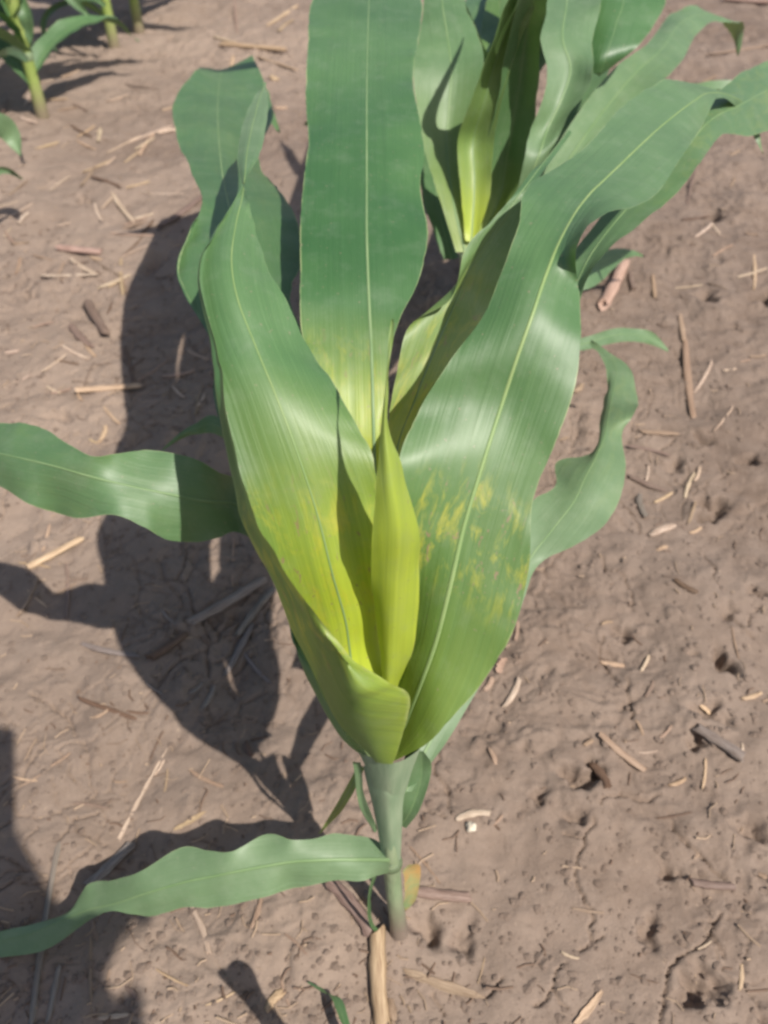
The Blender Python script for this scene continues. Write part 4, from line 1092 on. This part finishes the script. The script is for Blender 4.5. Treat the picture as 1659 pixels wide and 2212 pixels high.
GS = 'straw and stalk residue on the soil'
S_UL = 'thin pale straw scattered on the soil at upper left'
S_ML = 'thin pale straw on the soil above the left-reaching leaf'
S_LL = 'thin straw on the lit soil around the low left leaf'
S_RT = 'thin straw fragment on the bare soil right of the plant'
S_SH = 'thin dull straw lying in the shadow of the large plant'
S_BR = 'thin straw fragment on the cracked soil at lower right'
ITEMS = [
 (1, 250, 1070, 430, 1090, 36, 'stalk', 'pink', 'thick pale stalk piece, the stoutest at left beside the upper shadow'),
 (1, 170, 1180, 420, 1180, 15, 'thin', 'pale', 'straight horizontal pale straw below the stout stalk piece at left'),
 (1, 300, 1115, 400, 1180, 20, 'thin', 'pale', 'short slanting straw crossing the horizontal straw at left'),
 (1, 513, 1105, 520, 1250, 14, 'thin', 'straw', 'upright-looking straw left of the upper leaf shadow'),
 (1, 430, 1225, 560, 1165, 16, 'thin', 'pale', S_UL), (1, 480, 840, 570, 950, 17, 'thin', 'pale', 'bent straw, right leg of the inverted V at left'),
 (1, 440, 900, 490, 845, 10, 'thin', 'pale', 'left leg of the inverted V of straw at left'), (1, 580, 940, 660, 925, 14, 'thin', 'pale', S_UL),
 (1, 75, 970, 120, 930, 18, 'thin', 'pale', S_UL), (1, 470, 650, 600, 572, 9, 'thin', 'pale', S_UL), (1, 595, 665, 655, 562, 14, 'thin', 'straw', S_UL),
 (1, 520, 610, 735, 532, 10, 'thin', 'pale', 'long thin straw pointing at the upper left leaf'), (1, 680, 560, 755, 545, 18, 'thin', 'pale', S_UL), (1, 540, 700, 600, 640, 9, 'thin', 'straw', S_UL),
 (1, 340, 590, 410, 540, 10, 'thin', 'straw', S_UL), (1, 425, 612, 436, 560, 22, 'chip', 'pale', 'short pale upright chip at upper left'), (1, 270, 335, 345, 310, 13, 'thin', 'straw', S_UL),
 (1, 950, 190, 1240, 235, 26, 'stalk', 'straw', 'long yellow stalk piece at the top beside the middle leaf'), (1, 1110, 240, 1275, 312, 11, 'thin', 'straw', S_UL), (1, 920, 150, 1015, 182, 15, 'thin', 'pale', S_UL),
 (1, 1160, 110, 1285, 25, 14, 'thin', 'straw', S_UL), (1, 1200, 150, 1262, 90, 12, 'thin', 'straw', S_UL), (1, 290, 1385, 385, 1486, 26, 'thin', 'dull', 'dull brown straw above the left-reaching leaf'),
 (1, 370, 1290, 450, 1420, 42, 'stalk', 'dull', 'broad dull half-buried stalk piece at left'), (1, 700, 980, 880, 855, 26, 'thin', 'dull', 'dull straw running under the upper left leaves'),
 (1, 1013, 0, 1020, 130, 8, 'thin', 'tan', S_UL), (1, 610, 830, 800, 832, 6, 'thin', 'pale', S_UL), (1, 250, 480, 330, 455, 9, 'thin', 'tan', S_UL), (1, 480, 1005, 660, 1015, 10, 'thin', 'pink', S_UL),
 (1, 240, 960, 300, 955, 8, 'thin', 'pale', S_UL), (1, 50, 1050, 120, 1040, 9, 'thin', 'tan', S_UL), (1, 20, 1000, 60, 1050, 9, 'thin', 'tan', S_UL),
 (1, 520, 1090, 640, 1055, 8, 'thin', 'pale', S_UL), (1, 1000, 290, 1010, 240, 12, 'thin', 'straw', S_UL), (1, 1170, 330, 1195, 350, 40, 'chip', 'straw', 'pale round chip beside the upper left leaf tip'),
 (1, 1190, 470, 1240, 460, 16, 'thin', 'straw', S_UL), (1, 90, 520, 160, 545, 12, 'thin', 'pale', S_UL), (1, 700, 470, 745, 460, 9, 'thin', 'straw', S_UL),
 (3, 130, 985, 350, 860, 36, 'stalk', 'straw', 'long tan stalk piece beside the round leaf shadow at left'), (3, 340, 237, 600, 190, 32, 'stalk', 'straw', 'long tan stalk piece above the left-reaching leaf'),
 (3, 530, 0, 580, 178, 16, 'thin', 'brown', 'curved dark straw above the left-reaching leaf'), (3, 590, 150, 722, 50, 12, 'thin', 'tan', S_ML), (3, 700, 132, 830, 102, 19, 'thin', 'pink', 'reddish straw between the two upper leaf shadows'),
 (3, 438, 442, 465, 378, 17, 'thin', 'straw', S_ML), (3, 450, 300, 512, 366, 11, 'thin', 'straw', S_ML), (3, 856, 235, 850, 335, 13, 'thin', 'tan', S_ML), (3, 740, 190, 792, 240, 10, 'thin', 'pale', S_ML),
 (3, 385, 430, 420, 445, 9, 'thin', 'straw', S_ML), (3, 360, 0, 400, 45, 12, 'thin', 'straw', S_ML), (3, 20, 45, 75, 38, 12, 'thin', 'pale', S_ML), (3, 400, 90, 360, 190, 8, 'thin', 'dull', S_ML), (3, 700, 410, 800, 408, 9, 'thin', 'dull', S_ML),
 (3, 80, 1180, 175, 1040, 17, 'thin', 'tan', S_LL), (3, 292, 965, 285, 1180, 15, 'thin', 'dull', S_LL),
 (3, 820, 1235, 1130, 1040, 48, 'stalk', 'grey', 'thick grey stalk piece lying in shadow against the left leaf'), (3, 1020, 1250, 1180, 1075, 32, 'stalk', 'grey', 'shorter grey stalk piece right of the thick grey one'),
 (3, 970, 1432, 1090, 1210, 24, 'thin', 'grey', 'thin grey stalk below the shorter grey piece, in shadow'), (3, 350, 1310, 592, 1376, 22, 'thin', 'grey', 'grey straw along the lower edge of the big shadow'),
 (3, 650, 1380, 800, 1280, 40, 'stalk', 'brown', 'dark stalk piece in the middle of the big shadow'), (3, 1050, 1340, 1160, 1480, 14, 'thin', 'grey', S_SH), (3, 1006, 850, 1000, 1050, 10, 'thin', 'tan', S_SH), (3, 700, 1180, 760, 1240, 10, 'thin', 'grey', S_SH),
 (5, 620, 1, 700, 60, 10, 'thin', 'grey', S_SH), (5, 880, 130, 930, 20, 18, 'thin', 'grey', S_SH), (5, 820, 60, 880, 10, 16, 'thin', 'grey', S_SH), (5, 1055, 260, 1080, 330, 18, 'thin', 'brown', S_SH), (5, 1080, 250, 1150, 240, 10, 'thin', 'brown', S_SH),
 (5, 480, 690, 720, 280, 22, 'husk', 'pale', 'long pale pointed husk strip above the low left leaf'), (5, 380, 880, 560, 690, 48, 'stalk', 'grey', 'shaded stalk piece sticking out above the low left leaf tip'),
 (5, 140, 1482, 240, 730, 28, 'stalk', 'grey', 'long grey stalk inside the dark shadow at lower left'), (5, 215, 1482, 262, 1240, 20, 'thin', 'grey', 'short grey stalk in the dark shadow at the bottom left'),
 (5, 750, 640, 890, 580, 26, 'husk', 'straw', 'tan husk flake above the low left leaf'), (5, 830, 960, 915, 1185, 21, 'thin', 'pale', 'pale straw standing out below the low left leaf'), (5, 340, 80, 580, 172, 18, 'thin', 'brown', 'brown forked twig on the lit soil at left'),
 (5, 410, 170, 470, 140, 14, 'thin', 'tan', S_LL), (5, 1092, 1090, 1135, 950, 17, 'thin', 'tan', S_LL), (5, 680, 1262, 812, 1335, 9, 'thin', 'straw', S_LL), (5, 900, 1422, 1020, 1360, 9, 'thin', 'straw', S_LL),
 (5, 1150, 1422, 1222, 1340, 46, 'chip', 'straw', 'pale chip right of the small leaf shadow at the bottom'), (5, 1622, 1090, 1645, 1500, 74, 'stalk', 'straw', 'thick tan stalk piece lying straight below the stalk foot'),
 (5, 1440, 890, 1610, 1090, 62, 'stalk', 'dull', 'dull broad stalk piece left of the stalk foot'), (5, 430, 1476, 560, 1456, 16, 'thin', 'pale', S_LL), (5, 392, 1120, 404, 1480, 11, 'thin', 'tan', 'long thin straw along the edge of the lower left shadow'),
 (5, 820, 395, 960, 470, 15, 'thin', 'tan', S_LL), (5, 550, 1330, 602, 1382, 26, 'chip', 'dull', 'dull chip on the soil below the low left leaf'), (5, 700, 210, 640, 330, 8, 'thin', 'brown', S_LL), (5, 150, 250, 100, 340, 10, 'thin', 'tan', S_LL),
 (5, 1210, 1290, 1250, 1420, 9, 'thin', 'tan', S_LL), (5, 1240, 1110, 1330, 1200, 9, 'thin', 'tan', S_LL), (5, 710, 470, 720, 370, 9, 'thin', 'tan', S_LL), (5, 470, 1310, 480, 1260, 8, 'thin', 'tan', S_LL), (5, 380, 1000, 420, 1130, 22, 'chip', 'tan', 'tan flake beside the low left leaf tip'),
 (6, 530, 115, 590, 8, 21, 'thin', 'pale', 'short pale straw right of the whorl, slanting up'), (6, 440, 40, 472, -10, 20, 'thin', 'pink', 'short straw touching the right leaf edge'), (6, 455, 310, 482, 376, 25, 'chip', 'pink', 'small bright chip right of the stalk'),
 (6, 310, 606, 452, 580, 27, 'thin', 'pale', 'short pale straw just above the white pebble'), (6, 1340, 215, 1540, 362, 52, 'stalk', 'grey', 'thick weathered grey stalk piece at right'), (6, 930, 260, 1120, 392, 27, 'thin', 'tan', 'long tan straw left of the weathered grey stalk piece'),
 (6, 910, 360, 972, 482, 42, 'stalk', 'brown', 'dark brown stalk piece below the long tan straw'), (6, 1545, 92, 1632, 65, 17, 'thin', 'straw', S_BR), (6, 1370, 105, 1422, 130, 26, 'chip', 'straw', 'tan chip above the weathered grey stalk piece'),
 (6, 1240, 456, 1312, 420, 15, 'thin', 'straw', S_BR), (6, 1380, 470, 1390, 350, 10, 'thin', 'straw', S_BR), (6, 1330, 870, 1512, 886, 38, 'stalk', 'dull', 'dull half-buried stalk piece at lower right'),
 (6, 90, 1270, 420, 1372, 46, 'husk', 'tan', 'long frayed husk strip right of the stalk foot at the bottom'), (6, 830, 1490, 942, 1350, 36, 'husk', 'straw', 'tan husk piece cut by the bottom edge'), (6, 1550, 1332, 1560, 1215, 15, 'thin', 'straw', S_BR),
 (6, 110, 932, 362, 950, 52, 'stalk', 'dull', 'dull tan stalk piece right beside the stalk foot'), (6, 118, 730, 242, 882, 8, 'thin', 'tan', S_BR), (6, 770, 1172, 842, 1202, 11, 'thin', 'pale', S_BR), (6, 1540, 335, 1545, 285, 9, 'thin', 'pale', S_BR),
 (6, 410, 1302, 436, 1200, 7, 'thin', 'tan', S_BR), (6, 25, 1380, 40, 1470, 40, 'chip', 'tan', 'tan chip touching the thick stalk piece at the bottom'), (6, 860, 295, 900, 270, 17, 'thin', 'tan', S_BR), (6, 1340, 770, 1365, 735, 22, 'chip', 'tan', 'small tan chip at lower right'),
 (6, 1120, 240, 1090, 180, 12, 'thin', 'tan', S_BR), (6, 1190, 260, 1240, 215, 11, 'thin', 'tan', S_BR), (6, 1360, 1160, 1420, 1125, 8, 'thin', 'pale', S_BR), (6, 1620, 830, 1659, 850, 18, 'thin', 'tan', S_BR), (6, 470, 640, 510, 600, 10, 'thin', 'tan', S_BR), (6, 1130, 80, 1165, 10, 12, 'thin', 'dull', S_BR), (6, 1635, 100, 1659, 90, 12, 'thin', 'tan', S_BR),
 (4, 1295, 0, 1335, 320, 25, 'thin', 'tan', 'long brown twig right of the twisted leaf, upper end cut dark'), (4, 1110, 386, 1272, 396, 21, 'thin', 'tan', 'horizontal tan straw right of the twisted leaf'), (4, 1060, 440, 1240, 482, 15, 'thin', 'dull', S_RT),
 (4, 1300, 662, 1340, 560, 13, 'thin', 'pale', S_RT), (4, 1350, 602, 1372, 540, 12, 'thin', 'pale', S_RT), (4, 1150, 832, 1250, 800, 42, 'chip', 'pale', 'bright flaky chip on the soil at right'), (4, 1180, 902, 1222, 890, 22, 'chip', 'straw', 'small chip below the bright flaky chip'),
 (4, 1180, 682, 1252, 640, 12, 'thin', 'straw', S_RT), (4, 940, 1376, 1042, 1390, 19, 'thin', 'straw', S_RT), (4, 1250, 1060, 1342, 1110, 22, 'thin', 'brown', 'brown curved straw at right'), (4, 1060, 560, 1222, 632, 22, 'thin', 'dull', 'dull straw right of the twisted leaf'),
 (4, 1100, 640, 1122, 760, 24, 'thin', 'grey', 'greyish straw pointing down at right'), (4, 1320, 782, 1346, 700, 11, 'thin', 'tan', S_RT), (4, 488, 1440, 522, 1370, 42, 'husk', 'pink', 'pale flaky husk by the lower right leaf edge'), (4, 570, 1305, 577, 1230, 14, 'thin', 'tan', S_RT), (4, 1470, 132, 1522, 125, 10, 'thin', 'pale', S_RT),
 (4, 640, 970, 690, 985, 14, 'thin', 'tan', S_RT), (4, 1590, 55, 1659, 45, 14, 'thin', 'tan', S_RT), (4, 1540, 90, 1590, 65, 8, 'thin', 'tan', S_RT), (4, 940, 1215, 990, 1200, 12, 'thin', 'tan', S_RT), (4, 1200, 1030, 1290, 1040, 8, 'thin', 'dull', S_RT), (4, 760, 420, 800, 400, 9, 'thin', 'tan', S_RT), (4, 820, 240, 860, 205, 22, 'thin', 'tan', S_RT),
 (2, 950, 1330, 1040, 1140, 52, 'stalk', 'pink', 'stout pinkish stalk piece behind the right leaf'), (2, 1350, 1025, 1420, 965, 11, 'thin', 'pale', 'left leg of the V of straw at right'), (2, 1420, 965, 1450, 1005, 9, 'thin', 'pale', 'right leg of the V of straw at right'),
 (2, 1280, 1350, 1292, 1475, 19, 'thin', 'tan', 'upright tan straw above the brown twig'), (2, 1400, 250, 1670, 208, 12, 'thin', 'tan', S_RT), (2, 1380, 340, 1442, 310, 10, 'thin', 'tan', S_RT), (2, 1470, -5, 1670, 25, 22, 'stalk', 'pink', 'pale stalk piece at the top right corner'),
 (2, 1500, 662, 1542, 640, 9, 'thin', 'tan', S_RT), (2, 1420, 1100, 1500, 1068, 10, 'thin', 'tan', S_RT), (2, 1160, 1190, 1172, 1270, 15, 'thin', 'tan', S_RT), (2, 1060, 1180, 1075, 1252, 26, 'stalk', 'dull', 'dull stalk piece behind the right leaf, beside the stout one'), (2, 1310, 865, 1350, 720, 7, 'thin', 'dull', S_RT),
 (2, 930, 300, 990, 285, 30, 'chip', 'tan', 'tan chip in the gap between the upper right leaves'), (2, 1560, 1010, 1620, 1005, 8, 'thin', 'tan', S_RT), (2, 1500, 800, 1520, 760, 8, 'thin', 'tan', S_RT), (2, 1230, 45, 1290, 60, 14, 'thin', 'tan', S_RT), (2, 1215, 90, 1280, 95, 10, 'thin', 'tan', S_RT),
]
REFS = [('the stout stalk piece at left', 170, 540), ('the inverted V of straw', 265, 430), ('the upper left leaf', 430, 330), ('the long yellow stalk at the top', 545, 105), ('the nearest left-row stalk', 95, 262),
        ('the second left-row stalk', 248, 108), ('the left edge', 0, 520), ('the left-reaching leaf', 230, 1000), ('the shaded leaf tip', 400, 930), ('the long tan stalk piece', 235, 840), ('the curved dark straw', 280, 775),
        ('the reddish straw', 382, 790), ('the round leaf shadow', 200, 1205), ('the thick grey stalk piece', 487, 1303), ('the dark stalk piece in shadow', 362, 1400), ('the long pointed husk strip', 300, 1710),
        ('the low left leaf', 450, 1900), ('the low leaf tip', 150, 1985), ('the lower left shadow', 180, 2080), ('the brown forked twig', 230, 1530), ('the small bottom leaf shadow', 540, 2130), ('the stalk foot', 862, 2010),
        ('the white pebble', 1017, 1794), ('the frayed husk strip', 957, 2130), ('the weathered grey stalk piece', 1550, 1612), ('the dark brown stalk piece', 1300, 1680), ('the half-buried stalk piece', 1540, 1908), ('the bottom tan husk', 1272, 2178),
        ('the twisted right leaf', 1340, 1000), ('the long brown twig', 1487, 815), ('the bright flaky chip', 1430, 1142), ('the brown curved straw', 1477, 1277), ('the lower right leaf edge', 1110, 1400), ('the stout pinkish stalk piece', 1327, 617),
        ('the V of straw', 1530, 495), ('the top right corner', 1640, 20), ('the right edge', 1659, 700), ('the right leaf tip', 1620, 280)]
TONE_WORD = {'pale': 'pale', 'straw': 'yellowish', 'tan': 'tan', 'brown': 'brown', 'grey': 'greyish', 'pink': 'pinkish', 'dull': 'dull'}
USED = set()
def straw_label(it):
    reg, x1, y1, x2, y2, w, kind, tone = it[:8]
    ox, oy = REG[reg]
    cx, cy = ox + (x1 + x2) / 4, oy + (y1 + y2) / 4
    dx, dy = x2 - x1, y1 - y2
    if dx < 0: dx, dy = -dx, -dy
    an = math.degrees(math.atan2(dy, dx))
    ori = 'lying level' if abs(an) < 18 else 'pointing up' if abs(an) > 72 else 'slanting up rightwards' if an > 0 else 'slanting down rightwards'
    ln = math.hypot(dx, dy)
    size = 'tiny' if ln < 60 else 'short' if ln < 110 else 'long'
    for ref, rx, ry in sorted(REFS, key=lambda r: math.hypot(r[1] - cx, r[2] - cy))[:5]:
        a = math.degrees(math.atan2(ry - cy, cx - rx)) % 360
        where = ['right of', 'above and right of', 'above', 'above and left of', 'left of', 'below and left of', 'below', 'below and right of'][int(((a + 22.5) % 360) // 45)]
        lab = '%s thin %s straw %s, %s %s' % (size, TONE_WORD[tone], ori, where, ref)
        if lab not in USED and len(lab.split()) <= 16:
            USED.add(lab)
            return lab
er = random.Random(404)
for (reg, xa, xb, ya, yb, n) in ((1, 0, 860, 330, 1480, 46), (3, 10, 880, 20, 330, 12), (3, 20, 330, 780, 1180, 5), (5, 40, 700, 60, 560, 8), (2, 1260, 1650, 420, 1480, 6), (4, 1120, 1650, 20, 1400, 6), (6, 420, 1650, 60, 1450, 4)):
    for _ in range(n):
        x, y = er.uniform(xa, xb), er.uniform(ya, yb)
        if reg == 1 and (x > 700 and y > 250): continue
        a = er.gauss(0.45, 0.7); L = er.uniform(45, 150)
        tone = er.choice(['pale', 'straw', 'tan', 'pale', 'tan', 'dull', 'brown'])
        ITEMS.append((reg, x - math.cos(a) * L / 2, y + math.sin(a) * L / 2, x + math.cos(a) * L / 2, y - math.sin(a) * L / 2, er.uniform(6, 13), 'thin', tone, S_UL))
for it in ITEMS:
    shared = it[8] in (S_UL, S_ML, S_LL, S_RT, S_SH, S_BR)
    lab = straw_label(it) if shared else it[8]
    if lab is None: continue
    residue(*it[:8], lab if shared else it[8], group=('thin straws scattered over the soil' if shared else GS))

# white pebble
pb = at(1017, 1794, 0.004); pb.z = gh(pb.x, pb.y)
bm = bmesh.new(); bmesh.ops.create_icosphere(bm, subdivisions=3, radius=1)
pr = random.Random(3)
for v in bm.verts:
    k = 1 + .22 * math.sin(v.co.x * 3 + 1) * math.sin(v.co.y * 3.3 + 2) + .12 * math.sin(v.co.z * 6 + v.co.x * 5)
    v.co = Vector((v.co.x * .0046, v.co.y * .0042, v.co.z * .0038)) * k
me = bpy.data.meshes.new('pebble'); bm.to_mesh(me); bm.free(); me.materials.append(M_STONE)
me.polygons.foreach_set('use_smooth', [True] * len(me.polygons))
o = bpy.data.objects.new('pebble', me); o.location = pb + Vector((0, 0, .0025)); COL.objects.link(o)
tag(o, 'small round whitish pebble on the soil right of the stalk', 'pebble')

# crumbs of soil and chaff: nobody could count them
def scatter(name, label, cat, mat, n, fn, seed):
    rr = random.Random(seed)
    pts = [(rr.uniform(-1, 1), 0.17 + 2.5 * rr.random() ** 1.5) for _ in range(n)]
    xs = np.array([p[0] * (0.32 + 0.42 * p[1]) for p in pts]); ys = np.array([p[1] for p in pts])
    hs = ground_h(xs, ys)
    V = []; F = []; UV = []
    for x, y, h in zip(xs, ys, hs): fn(rr, x, y, h, V, F, UV)
    o = mesh_obj(name, V, F, mat, None, False, UV)
    tag(o, label, cat, None, 'stuff')
    return o

def crumb(rr, x, y, h, V, F, UV):
    r = 0.0005 + 0.0036 * rr.random() ** 5
    b0 = len(V)
    for (a, c, d) in ((1, 0, 0), (-1, 0, 0), (0, 1, 0), (0, -1, 0), (0, 0, 1), (0, 0, -1), (.7, .7, .4), (-.7, .6, .5), (-.6, -.7, .4), (.6, -.7, .5)):
        k = rr.uniform(.7, 1.2)
        V.append((x + a * r * k, y + c * r * k, h + r * .05 + d * r * k * .6)); UV.append((x, y))
    for f in ((4, 6, 7), (4, 7, 8), (4, 8, 9), (4, 9, 6), (0, 2, 6), (2, 7, 6), (2, 1, 7), (1, 8, 7), (1, 3, 8), (3, 9, 8), (3, 0, 9), (0, 6, 9)):
        F.append(tuple(b0 + q for q in f))

def chaff(rr, x, y, h, V, F, UV):
    if x > 0.05 and rr.random() < 0.55: return
    L = .003 + .020 * rr.random() ** 2.6; w = rr.uniform(.0003, .0011); a = rr.gauss(0.6, 0.9); t = rr.uniform(-.15, .15)
    dx, dy = math.cos(a), math.sin(a); bend = rr.uniform(-.18, .18) * L
    b0 = len(V); z = h + .0011
    for s, bb in ((-.5, 0), (0, 1), (.5, 0)):
        for (u, q) in ((-1, 0), (0, 1), (1, 0)):
            V.append((x + dx * L * s - dy * (w * u + bend * bb), y + dy * L * s + dx * (w * u + bend * bb), z + L * s * t + q * w)); UV.append((s + x * 30, u * .3 + y * 30))
    for k in (0, 3):
        F.append((b0 + k, b0 + k + 1, b0 + k + 4, b0 + k + 3)); F.append((b0 + k + 1, b0 + k + 2, b0 + k + 5, b0 + k + 4))

scatter('soil_crumbs', 'loose brown soil crumbs spread over the ground', 'soil crumbs', M_SOIL, 26000, crumb, 21)
ch = scatter('straw_chaff', 'fine pale straw chaff strewn over the ground', 'chaff', M_STRAW, 1700, chaff, 22)
ch.color = (.52, .40, .29, 1)
ch = scatter('plant_debris', 'fine brown plant debris strewn over the ground', 'plant debris', M_STRAW, 1500, chaff, 23)
ch.color = (.24, .165, .12, 1)
